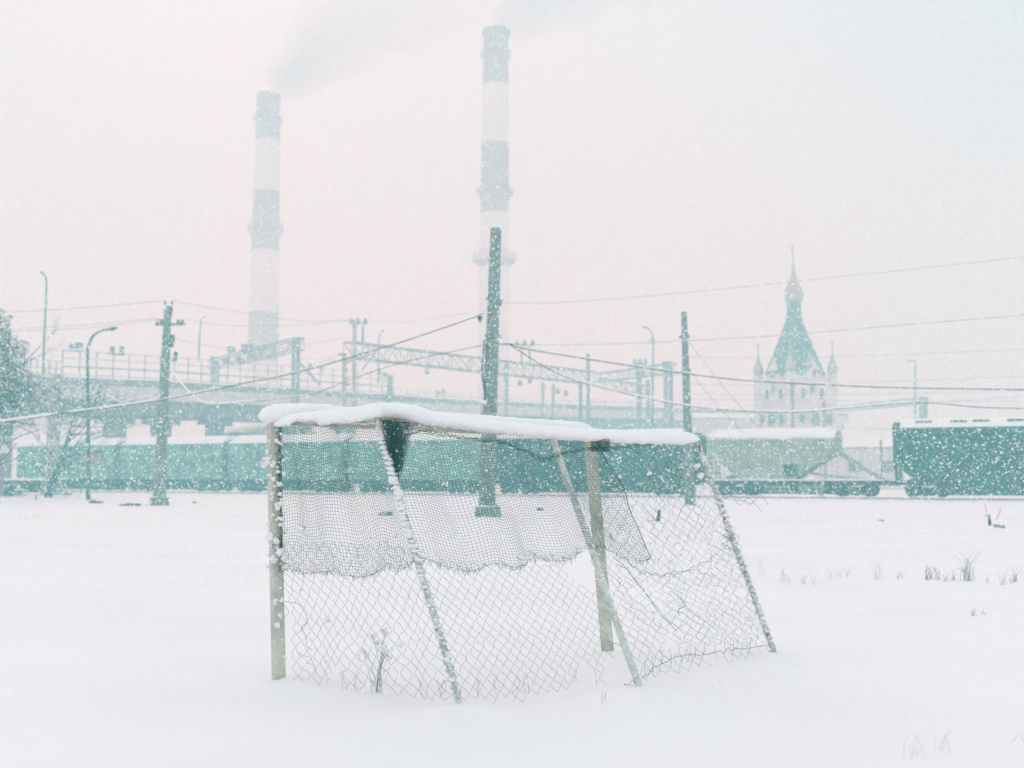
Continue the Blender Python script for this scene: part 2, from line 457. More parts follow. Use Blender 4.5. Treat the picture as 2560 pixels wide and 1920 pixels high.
# sheet between first and second brace
def ptM(a, b):
    t = .50 + b*.52
    p = panel(1+a*.999, t)
    p = p + NRM[1]*(.02 + .06*nz(a*2.5, b*2, 41) - .04*math.sin(math.pi*a)) + V((.035*math.sin(b*3)*(1-a) , 0, 0))
    p.z -= .07*a*(1-b) + .05*math.sin(math.pi*a)*(.3)
    return p
def keepM(a, b):
    if a > .80 and b < .10 + (a-.8)*.6: return False
    edge = .95 + .05*nz(a*8, 9)
    if a > .60: edge = .96 - .22*abs(math.sin(a*19+.4))
    if a > .93: return b < .3
    return b < edge
dnet(ptM, 35, 24, keepM, jit=.20, seed=5)
# right rear sheet, full height, torn and slumped
def ptR(a, b):
    t = .01 + b*1.0
    p = panel(2+a*.999, t)
    sl = math.exp(-((b-.52)/.16)**2)*math.sin(math.pi*min(1, a*1.2))
    p = p + NRM[1]*(.02 + .09*nz(a*3, b*3, 51) - .05*math.sin(math.pi*a)*math.sin(math.pi*b))
    p.z -= .09*sl; p.x += .03*nz(a*4, b*5, 52)
    return p
def keepR(a, b):
    h = nz(a*5, b*7, 60)
    if .60 < a < .78 and .45 < b < .57: return False
    return b < .985 and h < .42
dnet(ptR, 28, 42, keepR, jit=.38, seed=7)
# right side sheet between far post and last brace
def ptS(a, b):
    t = .01 + b*.97
    p = lerp(lerp(P2t, P2b, t), lerp(TR, B4, t), a)
    p = p + V((.1*nz(a*3, b*3, 71), .12*nz(a*3, b*3, 72), -.07*math.sin(math.pi*b)*math.sin(math.pi*a)))
    return p
def keepS(a, b):
    return a > .03 + .12*b and nz(a*4, b*6, 80) < .36 and b < .99
dnet(ptS, 25, 42, keepS, r=.0012, jit=.4, seed=9)
dn.build('diamond_net', M['wire'], goal)

lw = MB()                                             # loose strands, ties and snarls of cord
def ls(pts, D, r=.0016, jit=.004, seed=0, n=6):
    rope(lw, [W(x, y, (D if not isinstance(D, (list, tuple)) else D[i])) for i, (x, y) in enumerate(pts)], r, jit, n, seed, 3)
ls([(1800, 1232), (1828, 1238), (1850, 1262), (1872, 1245), (1905, 1280)], 10.4, .0018)
ls([(1795, 1240), (1830, 1250), (1860, 1252), (1880, 1258), (1902, 1238), (1920, 1262)], 10.4, .0014)
ls([(1800, 1262), (1822, 1240), (1850, 1248), (1874, 1262), (1885, 1250)], 10.5, .0013)
ls([(1680, 1479), (1700, 1494), (1712, 1511), (1708, 1518), (1696, 1524), (1698, 1536)], 9.9, .003, .001)
ls([(1712, 1511), (1735, 1535), (1760, 1552), (1790, 1572)], 9.9, .0018, .003)
ls([(1540, 1410), (1568, 1425), (1600, 1465), (1622, 1492), (1645, 1528), (1690, 1576)], 9.6, .0026, .003)
ls([(1530, 1392), (1560, 1415), (1590, 1455), (1640, 1515), (1680, 1560)], 9.65, .0018, .004)
ls([(1560, 1395), (1600, 1425), (1640, 1436), (1690, 1436), (1730, 1420), (1765, 1405), (1800, 1380)], 9.9, .0024, .02, 5)
ls([(1570, 1405), (1610, 1432), (1650, 1440), (1700, 1430), (1740, 1430), (1790, 1440)], 9.95, .0018, .03, 8)
ls([(712, 1504), (745, 1510), (762, 1530), (768, 1556), (755, 1568), (768, 1600), (765, 1612), (780, 1626)], 8.95, .0018, .004)
ls([(700, 1502), (716, 1520), (722, 1532), (708, 1545)], 9.0, .0016)
ls([(748, 1630), (756, 1640), (772, 1642), (785, 1662), (790, 1690)], 8.8, .0015)
ls([(1518, 1602), (1545, 1612), (1558, 1620)], 9.5, .002, .008)
ls([(1475, 1400), (1490, 1420), (1500, 1450), (1520, 1500)], 9.4, .0018, .006)
ls([(1905, 1640), (1922, 1655), (1958, 1650), (1955, 1670), (1945, 1682)], 10.2, .0014, .001)
for sdx in range(16):                                 # bottom hem trailing in the snow on the right
    x0 = 1590 + sdx*22 + random.uniform(-6, 6); y0 = interp(x0, [(1590, 1690), (1660, 1652), (1760, 1640), (1930, 1612)])
    D = interp(x0, [(1590, 9.1), (1930, 10.35)])
    ls([(x0, y0-28), (x0+random.uniform(-8, 8), y0-8), (x0+random.uniform(-10, 10), y0+10)], D, .0015, .008, sdx)
ls([(1560, 1712), (1600, 1700), (1640, 1668), (1700, 1640), (1760, 1636), (1830, 1624), (1935, 1612)], [9.0, 9.1, 9.3, 9.5, 9.75, 10.0, 10.3], .0028, .02, 3, 9)
for sdx in range(14):                                 # snarl at the knee of the last brace
    x0, y0 = 1818+random.uniform(-8, 10), 1345+random.uniform(-30, 40)
    ls([(x0, y0), (x0+random.uniform(-16, 20), y0+random.uniform(-10, 20)), (x0+random.uniform(-10, 30), y0+random.uniform(-12, 26))], 10.25, .0014, .01, sdx+30, 4)
for sdx in range(16):                                 # ragged ends along the bottom of the net
    x0 = random.uniform(800, 1500); y0 = interp(x0, [(800, 1690), (1000, 1712), (1150, 1722), (1500, 1690)])
    D = interp(x0, [(800, 8.7), (1150, 8.15), (1500, 8.9)])
    ls([(x0, y0-20), (x0+random.uniform(-10, 10), y0), (x0+random.uniform(-12, 12), y0+random.uniform(12, 30))], D, .0014, .005, sdx+60, 4)
each(lw, 'loose_cord', M['wire'], goal)
def wrap(P, t0, t1, turns, rad, r, seed):
    n = int(turns*9); out = []
    for i in range(n):
        t = lerp(t0, t1, i/n)*24; k = int(t); p = lerp(P[k], P[k+1], t-k); a = i*2*math.pi/9
        q = rad*(1+.35*nz(i*.5, seed))
        out.append(p + V((math.cos(a)*q, math.sin(a)*q, .01*nz(i*.4, seed+3))))
    lw.tube(out, r, 3)
for LL, args in ((L2, ((.02, .98, 34, .031, .0022, 1), (.44, .97, 20, .036, .002, 2))), (L3, ((.03, .62, 26, .032, .0014, 3), (.8, .98, 6, .034, .002, 4))), (L4, ((.02, .99, 38, .034, .0022, 5), (.1, .99, 24, .040, .002, 6)))):
    lw = MB()
    for a in args: wrap(LL, *a)
    lw.build('wrapped_cord', M['icycord'], goal)

# snow on the goal -----------------------------------------------------
def seg_depth(px, A, B):
    k = (px-CX)/F * 1.0
    # ignore the tiny pitch term: x/y is k/(cp - v*sp)
    k = k / (cp - .01*sp)
    den = (B.x-A.x) - k*(B.y-A.y)
    t = (k*A.y - A.x)/den
    return A.y + (B.y-A.y)*max(-.08, min(1.05, t))
def cap(prof, depth, half, name, seed):
    mb = MB(); NS, NR = 420, 22
    xs = [p[0] for p in prof]; tp = [(p[0], p[1]) for p in prof]; bt = [(p[0], p[2]) for p in prof]
    for i in range(NS+1):
        # cosine spacing near ends keeps them rounded
        a = i/NS; a = .5-.5*math.cos(math.pi*a) if False else a
        x = lerp(xs[0], xs[-1], a)
        D = depth(x); yt, yb = interp(x, tp), interp(x, bt)
        yt += 1.1*nz(x*.03, seed); yb += 3.0*nz(x*.07, seed+4) + 2.6*nz(x*.21, seed+5) + 1.6*nz(x*.6, seed+6)
        zt, zb = W(x, yt, D).z, W(x, yb, D).z
        e = min(1, min(i, NS-i)/16.0); e = math.sqrt(max(.02, 1-(1-e)**2))
        c = W(x, (yt+yb)/2, D); h = (zt-zb)/2*(e if e < 1 else 1)
        for j in range(NR):
            t = 2*math.pi*j/NR
            cs, sn = math.cos(t), math.sin(t)
            w = half*e*(1+.12*nz(x*.02, t, seed))
            sxp = math.copysign(abs(cs)**.8, cs)*w; szp = math.copysign(abs(sn)**.8, sn)*h
            rgh = .006*nz(x*.06, t*1.5, seed+9) + .004*nz(x*.2, t*3, seed+11) + .0022*nz(x*.5, t*8, seed+13)
            mb.v.append(c + V((-.45*sxp, .85*sxp, szp+rgh)))
    for i in range(NS):
        for j in range(NR):
            j2 = (j+1) % NR; mb.f.append((i*NR+j, i*NR+j2, (i+1)*NR+j2, (i+1)*NR+j))
    mb.f.append(tuple(range(NR))[::-1]); mb.f.append(tuple(NS*NR+j for j in range(NR)))
    return mb.build(name, M['snow'], goal, True)
capA = [(645, 1040, 1046), (649, 1030, 1051), (656, 1021, 1056), (668, 1014, 1059), (690, 1010, 1056), (760, 1008, 1058), (820, 1011, 1060), (870, 1018, 1062), (940, 1021, 1064), (1000, 1022, 1066), (1100, 1030, 1070), (1200, 1037, 1075), (1300, 1045, 1082), (1400, 1051, 1088), (1450, 1055, 1092), (1468, 1060, 1094), (1480, 1072, 1094), (1484, 1080, 1090)]
capB = [(679, 1058, 1068), (684, 1050, 1072), (695, 1042, 1071), (722, 1036, 1065), (734, 1034, 1054), (788, 1028, 1054), (802, 1026, 1064), (830, 1024, 1059), (900, 1016, 1055), (925, 1009, 1047), (950, 1007, 1044), (1010, 1009, 1047), (1040, 1014, 1056), (1080, 1029, 1063), (1200, 1047, 1079), (1300, 1057, 1091), (1400, 1066, 1099), (1500, 1073, 1105), (1600, 1077, 1109), (1700, 1079, 1111), (1732, 1083, 1109), (1745, 1092, 1104), (1748, 1097, 1101)]
cap(capA, lambda x: seg_depth(x, P1t, P2t), .10, 'snow_cap', 1)
cap(capB, lambda x: (seg_depth(x, P1t, TL) if x < 945 else seg_depth(x, TL, TR))-.03, .075, 'snow_cap', 2)

cs = MB(); random.seed(21)                            # snow clinging to cords, braces and hems
def clump(p, r, fl=.8): cs.blob(p, (r, r*.8, r*fl), random.random()*50, 8, 6, .48)
for i in range(230):                                  # scalloped rime up the braces
    for P, lo, hi, rr, pr in ((L2, .03, .48, .030, .75), (L2, .5, .97, .026, .25), (L3, .30, .62, .022, .35), (L4, .04, .5, .028, .3), (L4, .5, .97, .024, .3)):
        if random.random() < pr*.45:
            t = random.uniform(lo, hi)*24; k = int(t); p = lerp(P[k], P[k+1], t-k)
            clump(p + V((random.uniform(-.014, .014), -.022, random.uniform(-.01, .01))), rr*random.uniform(.45, 1.0), .55)
for i in range(20):                                   # regular scallops on the first brace
    t = (.07+i*.0185)*24; k = int(t); p = lerp(L2[k], L2[k+1], t-k)
    cs.blob(p + V((-.012, -.024, 0)), (.034, .026, .012), i, 8, 5, .15)
for (x, y, D, r) in ((663, 1148, 9.0, .030), (659, 1163, 9.0, .042), (668, 1158, 9.0, .035), (676, 1342, 9.0, .055), (690, 1352, 8.98, .04), (700, 1380, 8.97, .05), (686, 1400, 8.97, .045), (712, 1392, 8.95, .04),
                     (978, 1200, 8.3, .042), (688, 1505, 8.97, .03), (706, 1500, 8.97, .03), (700, 1538, 8.96, .025), (693, 1565, 8.97, .03), (705, 1600, 8.97, .015), (1545, 1348, 9.5, .06), (1535, 1340, 9.5, .05),
                     (752, 1320, 8.9, .045), (818, 1548, 8.7, .028), (1000, 1612, 8.3, .032), (895, 1642, 8.55, .028), (1752, 1190, 10.3, .045), (1742, 1165, 10.3, .035), (1762, 1215, 10.3, .04), (1624, 1183, 9.9, .028)):
    clump(W(x, y, D), r*.62, .9); clump(W(x+random.uniform(-5, 5), y+random.uniform(-6, 6), D), r*.5, .7); clump(W(x+random.uniform(-7, 7), y+random.uniform(-3, 9), D-.01), r*.4, .8)
for i in range(60):                                   # along the torn front edge of the first post's net
    t = random.uniform(.05, .56); clump(lerp(P1t, P1b, t) + V((random.uniform(-.05, .09), -.06, 0)), random.uniform(.006, .024))
for i in range(85):                                  # lower hem of the fine net
    u = random.choice([random.uniform(.03, 1.0), random.uniform(.03, 1.0), random.uniform(1.0, 1.95)])
    clump(fine(u, random.uniform(.93, 1.0)) + unorm(u)*.01, random.uniform(.005, .017), .7)
for i in range(40):                                   # long strip of snow resting in the hem
    u = random.uniform(1.52, 1.93); clump(fine(u, random.uniform(.95, .99)) + unorm(u)*.012, random.uniform(.016, .030), .55)
for i in range(70):
    u = random.uniform(.06, .95); clump(fine(u, random.uniform(.72, .95)) + unorm(u)*.01, random.uniform(.004, .018), .8)
for i in range(130):                                  # on the right hand sheets
    a, b = random.random(), random.uniform(.02, .4) if random.random() < .75 else random.uniform(.4, .98)
    clump((ptR if random.random() < .6 else ptS)(a, b), random.uniform(.004, .015), .8)
for i in range(60): clump(ptL(random.random(), random.random()*.9), random.uniform(.003, .009))
for i in range(30): clump(ptM(random.random()*.8, random.random()*.9), random.uniform(.003, .007))
for i in range(60):
    t = random.random(); b = lerp(TL, TM, t) if random.random() < .5 else lerp(TM, TR, t)
    clump(b + V((0, -.02, random.uniform(-.03, .0))), random.uniform(.006, .02))
o = cs.build('clinging_snow', M['snow'], goal, True); o['kind'] = 'stuff'
for i in range(26):                                   # rust scabs and old tape along the rear bar
    t = random.random(); b = lerp(TL, TM, t) if random.random() < .5 else lerp(TM, TR, t)
    MB().blob(b + V((0, -.018, random.uniform(-.012, .004))), (random.uniform(.008, .025), .008, random.uniform(.005, .014)), i, 7, 4, .4).build('rust_scab', M['rust'], goal, True)
for t in (.03, .3, .34, .62, .9):
    k = int(t*24); MB().blob(lerp(L4[k], L4[k+1], .5)+V((0, -.016, 0)), (.014, .014, .05), t*10, 7, 5, .3).build('rust_scab', M['rust'], goal, True)

# dead weed standing inside the goal
def weed(name, label, base, stems, h, spread, m, heads=0, seed=0, cat='plant'):
    random.seed(seed); mb, hd = MB(), MB()
    t = thing(name, label, cat, base)
    for i in range(stems):
        a = random.uniform(-1, 1)*spread; b0 = base + V((random.uniform(-.04, .04), random.uniform(-.04, .04), -.05)); hh = h*random.uniform(.55, 1)
        P = [b0, b0+V((a*.3, a*.1, hh*.5)), b0+V((a, random.uniform(-.05, .05), hh))]
        Q = crom(P, 5); mb.tube(Q, [.0020*(1-.6*k/len(Q)) for k in range(len(Q))], 4)
        for k in range(3):
            q = Q[random.randint(3, len(Q)-2)]; e = q + V((random.uniform(-.09, .09), random.uniform(-.04, .04), random.uniform(.02, .09)))
            mb.tube([q, lerp(q, e, .5)+V((0, 0, -.006)), e], .0010, 3)
            if heads and random.random() < .5: hd.blob(e, random.uniform(.007, .02), i*7+k, 7, 5, .4)
        if heads and random.random() < .6: hd.blob(Q[-1], random.uniform(.010, .028), i, 8, 5, .4)
    mb.build('stem', m, t)
    if heads: each(hd, 'snow_tuft', M['snow'], t, True)
    return t
weed('dead_weed', 'dead branching weed with snow tufts behind the lower left net', V((-1.0, 8.75, .0)), 10, .50, .10, M['twig'], 1, 5)

# ------------------------------------------------------------------ grass and debris in the field
random.seed(33)
def tuft(px, py, hpx, n, wpx, label, m=None, grp='tufts of grass poking through the snow on the right', r=.003, seed=None):
    if seed is not None: random.seed(seed)
    b = GP(px, py); t = thing('grass_tuft', label, 'grass tuft', b, 0, grp); mb = MB(); k = b.y/F
    for i in range(n):
        x0 = random.uniform(-.5, .5)*wpx*k; h = hpx*k*random.uniform(.35, 1); lean = random.uniform(-.5, .55)*h
        P = [b+V((x0, random.uniform(-.1, .1), -.04)), b+V((x0+lean*.3, 0, h*.55)), b+V((x0+lean*(1.1), 0, h*random.uniform(.85, 1)))]
        Q = crom(P, 4); mb.tube(Q, [r*(1-.8*q/len(Q)) for q in range(len(Q))], 3)
    mb.build('blade', m or M['straw'], t)
    return t
TF = [(1958, 1452, 42, 6, 18, 'grass tuft of thin stalks, farthest left of the row right of the goal'), (1972, 1455, 26, 4, 10, 'short tuft close beside the leftmost grass stalks'),
      (2010, 1456, 30, 6, 14, 'sparse tuft, second group from the left'), (2034, 1458, 48, 3, 5, 'single thin upright stalk pair in the left part of the row'),
      (2075, 1444, 22, 6, 26, 'low faint grass patch in the left part of the row'), (2108, 1440, 32, 8, 34, 'pale broad tuft with bent tips before the wide gap'),
      (2200, 1446, 52, 9, 30, 'tall pale tuft alone in the middle of the row'), (2250, 1446, 26, 8, 22, 'low round tuft just right of the tall middle one'),
      (2322, 1448, 40, 16, 22, 'dense dark bushy tuft left of the tallest grass'), (2345, 1448, 38, 7, 10, 'narrow dark tuft beside the bushy one'),
      (2368, 1452, 26, 10, 24, 'low thicket of short blades before the tallest grass'), (2382, 1450, 34, 8, 12, 'medium tuft touching the tallest grass'),
      (2412, 1452, 74, 16, 26, 'tallest dark leaning grass tuft in the row'), (2426, 1452, 86, 7, 24, 'tall thin stalks with drooping seed heads right of the tallest tuft'),
      (2468, 1458, 24, 5, 8, 'tiny isolated tuft in the right part of the row'), (2504, 1462, 40, 8, 16, 'forked tuft near the right edge of the photograph'),
      (2524, 1458, 22, 8, 20, 'short spiky tuft between two taller ones at the right'), (2540, 1456, 46, 9, 12, 'dark upright tuft at the right end of the row')]
for i, (x, y, h, n, w, lb) in enumerate(TF): tuft(x, y, h, n, w, lb, seed=100+i, r=.0046 if i in (8, 9, 12, 13, 17) else .0028)
tuft(2432, 1532, 14, 5, 8, 'tiny sunken tuft in bare snow below the grass row', seed=140, r=.004)
tuft(2460, 1530, 12, 4, 6, 'smallest grass tip beside the tiny sunken tuft', seed=141, r=.003)
tuft(1900, 1432, 60, 4, 26, 'faint thin stalks just right of the goal brace', seed=142, r=.002)
tuft(2280, 1885, 62, 7, 66, 'faint arching blades in the foreground snow at lower right', seed=143, r=.0010)
tuft(2358, 1872, 72, 6, 50, 'long curved blades beside the foreground arching ones', seed=144, r=.0010)
tuft(2545, 1850, 22, 2, 16, 'lone bent stalk at the lower right edge', seed=145, r=.0016)
tuft(1510, 1740, 14, 4, 14, 'tiny stubs of stalk in the snow under the goal hem', seed=146, r=.002)
tuft(75, 1300, 30, 6, 60, 'faint stubble in the snow near the left edge', seed=147, r=.006)

def rubble(px, py, wpx, hpx, label, seed, n=7, m='dark'):
    random.seed(seed); b = GP(px, py); k = b.y/F; mb = MB()
    for i in range(n):
        x = random.uniform(-.5, .5)*wpx*k; r = hpx*k*random.uniform(.3, .55)
        mb.blob(b+V((x, random.uniform(-.2, .2), r*.5)), (r*random.uniform(1, 1.9), r*1.2, r), seed+i, 8, 5, .35)
    mb.beam(b+V((-wpx*k*.5, 0, hpx*k*.25)), b+V((wpx*k*.5, .1, hpx*k*.3)), hpx*k*.35)
    return tag(mb.build('rubble_heap', M[m]), label, 'rubble')
rubble(241, 1258, 36, 10, 'dark half-buried sleeper ends just right of the street lamp foot', 1)
rubble(325, 1264, 50, 8, 'long low dark scrap in the snow between street lamp and pole', 2, 9)
rubble(488, 1257, 12, 5, 'small dark lump of rubble right of the snowy left pole', 3, 3)
rubble(366, 1263, 8, 3, 'tiny dark stone just left of the left pole base', 4, 2)
rubble(968, 1288, 20, 13, 'grey-green lump seen through the fine net left of centre', 6, 4, 'concrete')
rubble(1352, 1276, 8, 12, 'small dark double lump seen through the net left of the third brace', 7, 3)
rubble(2205, 1302, 9, 5, 'faint small stone far out in the snow on the right', 8, 2, 'concrete')
rubble(2500, 1318, 14, 10, 'grey lump beside the upright dark stump on the right', 9, 4, 'concrete')
rubble(165, 1238, 16, 14, 'small round grey drum beside the pale mast foot', 12, 4, 'concrete')
def stump(px, py, hpx, wpx, lean, label, sticks=(), m='dark'):
    b = GP(px, py); k = b.y/F; t = thing('dead_stump', label, 'stump', b)
    P = [b+V((0, 0, -.1)), b+V((lean*k*.5, 0, hpx*k*.5)), b+V((lean*k, 0, hpx*k))]
    mb = MB().tube(crom(P, 4), [wpx*k*.55]*4+[wpx*k*.4]*4+[wpx*k*.15], 6); mb.build('trunk', M[m], t)
    for (x0, y0, x1, y1, w) in sticks:
        MB().tube([W(x0, y0, b.y), W((x0+x1)/2+1, (y0+y1)/2, b.y), W(x1, y1, b.y)], w*k*.5, 4).build('branch', M['twig'], t)
    return t
stump(2475, 1312, 26, 7, -2, 'dark upright stump with thin sticks out in the snow at right', ((2466, 1290, 2462, 1258, 1.4), (2462, 1288, 2475, 1296, 2.5), (2490, 1300, 2503, 1270, 2.2), (2478, 1311, 2500, 1312, 2.2)))
stump(1645, 1302, 28, 9, 4, 'dark stump with a leaning stick seen through the right net', ((1640, 1302, 1605, 1262, 2), (1650, 1300, 1590, 1305, 2)))
stump(90, 1250, 12, 3, 0, 'short thin post in the snow near the left edge', ((92, 1240, 98, 1212, 1),))
stump(2045, 1246, 14, 6, 10, 'snow-covered bent stick before the grey hopper wagon bogie', ((2055, 1235, 2072, 1262, 3),), 'conc_pale')

# ------------------------------------------------------------------ concrete poles, lamps
def pole(name, label, top, base_px, D, wt, wb, m, block=None, cat='pole', grp=None):
    T = W(top[0], top[1], D); B = W(base_px[0], base_px[1], D); B.z = -.2
    t = thing(name, label, cat, V((B.x, B.y, 0)), 0, grp); k = D/F
    n = 8; P = [lerp(B, T, i/n) for i in range(n+1)]
    MB().beam(B, T, wb*k, wb*k*.8, wt*k, wt*k*.8, spin=.35).build('shaft', m, t)
    if block:
        x0, y0, x1, y1 = block; C = W((x0+x1)/2, (y0+y1)/2, D)
        bw, bh = (x1-x0)*k, (y1-y0)*k+.1
        b = MB().box(C, (bw, bw*.8, bh), taper=.96); b.box(C+V((bw*.1, 0, bh*.55)), (bw*.5, bw*.4, bh*.25))
        b.build('foundation_block', M['concrete'], t)
        MB().blob(C+V((0, 0, bh*.5)), (bw*.42, bw*.34, bh*.16), 3, 12, 6, .2).build('snow_patch', M['snow'], t, True)
    return t, (lambda y: lerp(B, T, (y-base_px[1])/(top[1]-base_px[1])))
def insulator(t, p, s, m='steel', flip=1):
    MB().lathe(p, [(s*.12, -s*.6*flip), (s*.12, 0), (s*.5, s*.02), (s*.42, s*.35), (s*.2, s*.4), (s*.35, s*.55), (s*.3, s*.9), (s*.08, s)] if flip > 0 else [(s*.1, -s), (s*.4, -s*.9), (s*.15, -s*.6), (s*.45, -s*.5), (s*.15, -s*.2), (s*.1, 0)], 10).build('insulator', M[m], t, True)
# left pole
DL = 62.5; kL = DL/F
t, at = pole('utility_pole', 'snow-flecked concrete pole with four-insulator crossarm on the left', (420, 766), (397, 1262), DL, 14, 24, M['concrete'], (379, 1246, 419, 1268), grp='concrete utility poles')
c = at(810)
MB().beam(W(389, 811, DL), W(464, 811, DL), 4*kL, 5*kL).build('crossarm', M['steel'], t)
for x in (394, 404, 446, 456): insulator(t, W(x, 808, DL), 11*kL)
MB().tube([W(412, 790, DL), W(412, 762, DL)], 1.2*kL, 5).tube([W(430, 790, DL), W(430, 762, DL)], 1.2*kL, 5).beam(W(410, 776, DL), W(432, 776, DL), 6*kL, 10*kL).build('bracket', M['steel'], t)
for x in (413, 430): insulator(t, W(x, 760, DL), 9*kL)
b = MB(); b.box(W(431, 846, DL-.3), (9*kL, 8*kL, 18*kL)).box(W(426, 862, DL-.3), (14*kL, 8*kL, 12*kL)).box(W(410, 846, DL-.3), (6*kL, 6*kL, 12*kL)); each(b, 'junction_box', M['lampmetal'], t)
b = MB(); b.beam(W(428, 900, DL-.2), W(444, 902, DL-.2), 3*kL).blob(W(439, 886, DL-.2), (5*kL, 5*kL, 8*kL), 1).box(W(439, 896, DL-.2), (9*kL, 6*kL, 5*kL)); b.build('lamp_fitting', M['lampmetal'], t)
# near pole at centre
DC = 45.5; kC = DC/F
t, at = pole('utility_pole', 'tallest nearest concrete pole rising behind the goal before the right chimney', (1240, 571), (1216, 1284), DC, 22, 34, M['concrete'], (1188, 1270, 1253, 1294), grp='concrete utility poles')
b = MB(); b.beam(W(1214, 747, DC-.2), W(1232, 748, DC-.2), 4*kC).beam(W(1244, 750, DC-.2), W(1256, 752, DC-.2), 5*kC).box(W(1250, 758, DC-.2), (8*kC, 6*kC, 14*kC)); each(b, 'crossarm', M['steel'], t)
b = MB(); b.beam(W(1211, 838, DC-.25), W(1256, 842, DC-.25), 5*kC, 6*kC); each(b, 'crossarm', M['steel'], t)
b = MB(); b.beam(W(1207, 854, DC-.25), W(1230, 858, DC-.25), 7*kC, 8*kC).beam(W(1228, 862, DC-.25), W(1276, 860, DC-.25), 3*kC, 4*kC); each(b, 'crossarm', M['steel'], t)
b = MB(); b.box(W(1233, 776, DC-.25), (26*kC, 6*kC, 9*kC)).box(W(1222, 780, DC-.25), (7*kC, 8*kC, 12*kC)); each(b, 'clamp_band', M['steel'], t)
b = MB(); b.lathe(W(1200, 800, DC-.2), [(2*kC, -6*kC), (4*kC, 0), (7*kC, 4*kC), (7*kC, 8*kC), (2*kC, 12*kC)], 10).beam(W(1194, 788, DC-.2), W(1232, 776, DC-.2), 1.6*kC); b.build('insulator', M['cable'], t, True)
b = MB(); b.tube(crom([W(1211, 860, DC-.2), W(1208, 890, DC-.2), W(1205, 930, DC-.2), W(1210, 970, DC-.2), W(1213, 1000, DC-.2)], 6), 2.2*kC, 6)
b.tube(crom([W(1216, 862, DC-.2), W(1213, 900, DC-.2), W(1211, 950, DC-.2), W(1214, 1000, DC-.2)], 6), 1.3*kC, 5); b.build('drop_cable', M['cable'], t, True)
b = MB(); b.box(W(1209, 1020, DC-.4), (16*kC, 12*kC, 28*kC)); b.build('switch_box', M['conc_pale'], t)
b = MB(); b.box(W(1213, 1022, DC-.55), (7*kC, 6*kC, 20*kC)).box(W(1209, 1038, DC-.5), (5*kC, 5*kC, 10*kC)); b.build('rusty_cover', M['rust'], t)
MB().blob(W(1209, 1006, DC-.4), (11*kC, 9*kC, 6*kC), 4, 10, 6).build('snow_patch', M['snow'], t, True)
# right pole
DR = 62; kR = DR/F
t, at = pole('utility_pole', 'plain concrete pole with two dark clamps between goal and church', (1710, 780), (1726, 1255), DR, 12, 24, M['concrete'], grp='concrete utility poles')
MB().box(W(1713, 841, DR-.1), (20*kR, 16*kR, 7*kR)).box(W(1702, 843, DR-.2), (8*kR, 8*kR, 5*kR)).build('clamp_band', M['steel'], t)
MB().box(W(1715, 926, DR-.1), (22*kR, 17*kR, 6*kR)).box(W(1706, 928, DR-.2), (8*kR, 8*kR, 4*kR)).build('clamp_band', M['steel'], t)
# pole hidden mostly behind the fine net
# pale mast at far left
t, at = pole('catenary_mast', 'pale pinkish concrete mast with sloped foot at the far left', (137, 935), (131, 1212), 95, 22, 28, M['conc_pale'], (108, 1204, 152, 1236), grp='slim railway masts')

def street_lamp(label, base, D, pts, w, headlen, grp='curved street lamps', fat=None):
    k = D/F; B = W(base[0], base[1], D); t = thing('street_lamp', label, 'street lamp', V((B.x, B.y, 0)) if D < 100 else B, 0, grp)
    P = crom([W(x, y, D) for x, y in pts], 6); P = [B] + P
    MB().tube(P, [w*k*.5*(1-.45*i/len(P)) for i in range(len(P))], 8).build('shaft', M['lampmetal'], t, True)
    if fat: MB().tube([B+V((0, 0, -.2)), W(base[0], fat, D)], w*k*.68, 10).build('sleeve', M['lampmetal'], t, True)
    e = P[-1]; d = (P[-1]-P[-2]).normalized()
    MB().tube([e-d*headlen*k*.1, e+d*headlen*k*.4, e+d*headlen*k], [w*k*.35, w*k*.62, w*k*.3], 8).build('lamp_head', M['lampmetal'], t, True)
street_lamp('near street lamp with a dark base sleeve left of the left pole', (221, 1250), 76.5, [(221, 1100), (219, 900), (222, 865), (233, 840), (252, 827), (272, 823)], 9, 22, fat=1205)
street_lamp('tall slender lamp standing on the overpass at far left', (108, 935), 132, [(110, 860), (115, 750), (116, 705), (113, 690), (107, 684)], 6, 8)
street_lamp('faint lamp on the overpass right of the left pole', (497, 905), 170, [(498, 860), (501, 815), (503, 800), (507, 796)], 4, 7)
street_lamp('faint curved lamp on the overpass behind the truss gantry', (946, 960), 200, [(946, 880), (947, 850), (950, 836), (955, 830)], 4, 8)
street_lamp('far lamp mast with two work platforms right of the gantries', (1632, 1062), 185, [(1632, 950), (1633, 860), (1630, 835), (1622, 822), (1615, 819)], 5, 8)
street_lamp('ghostly lamp on the right of the church', (2288, 1060), 200, [(2288, 950), (2288, 915), (2286, 902), (2276, 902)], 4, 10)
k = 185/F
tag(MB().box(W(1631, 852, 185), (16*k, 10*k, 5*k)).box(W(1631, 936, 185), (16*k, 10*k, 8*k)).box(W(1631, 857, 185), (8*k, 6*k, 4*k)).build('work_platform', M['steel2']), 'small platforms clamped on the far lamp mast', 'platform')

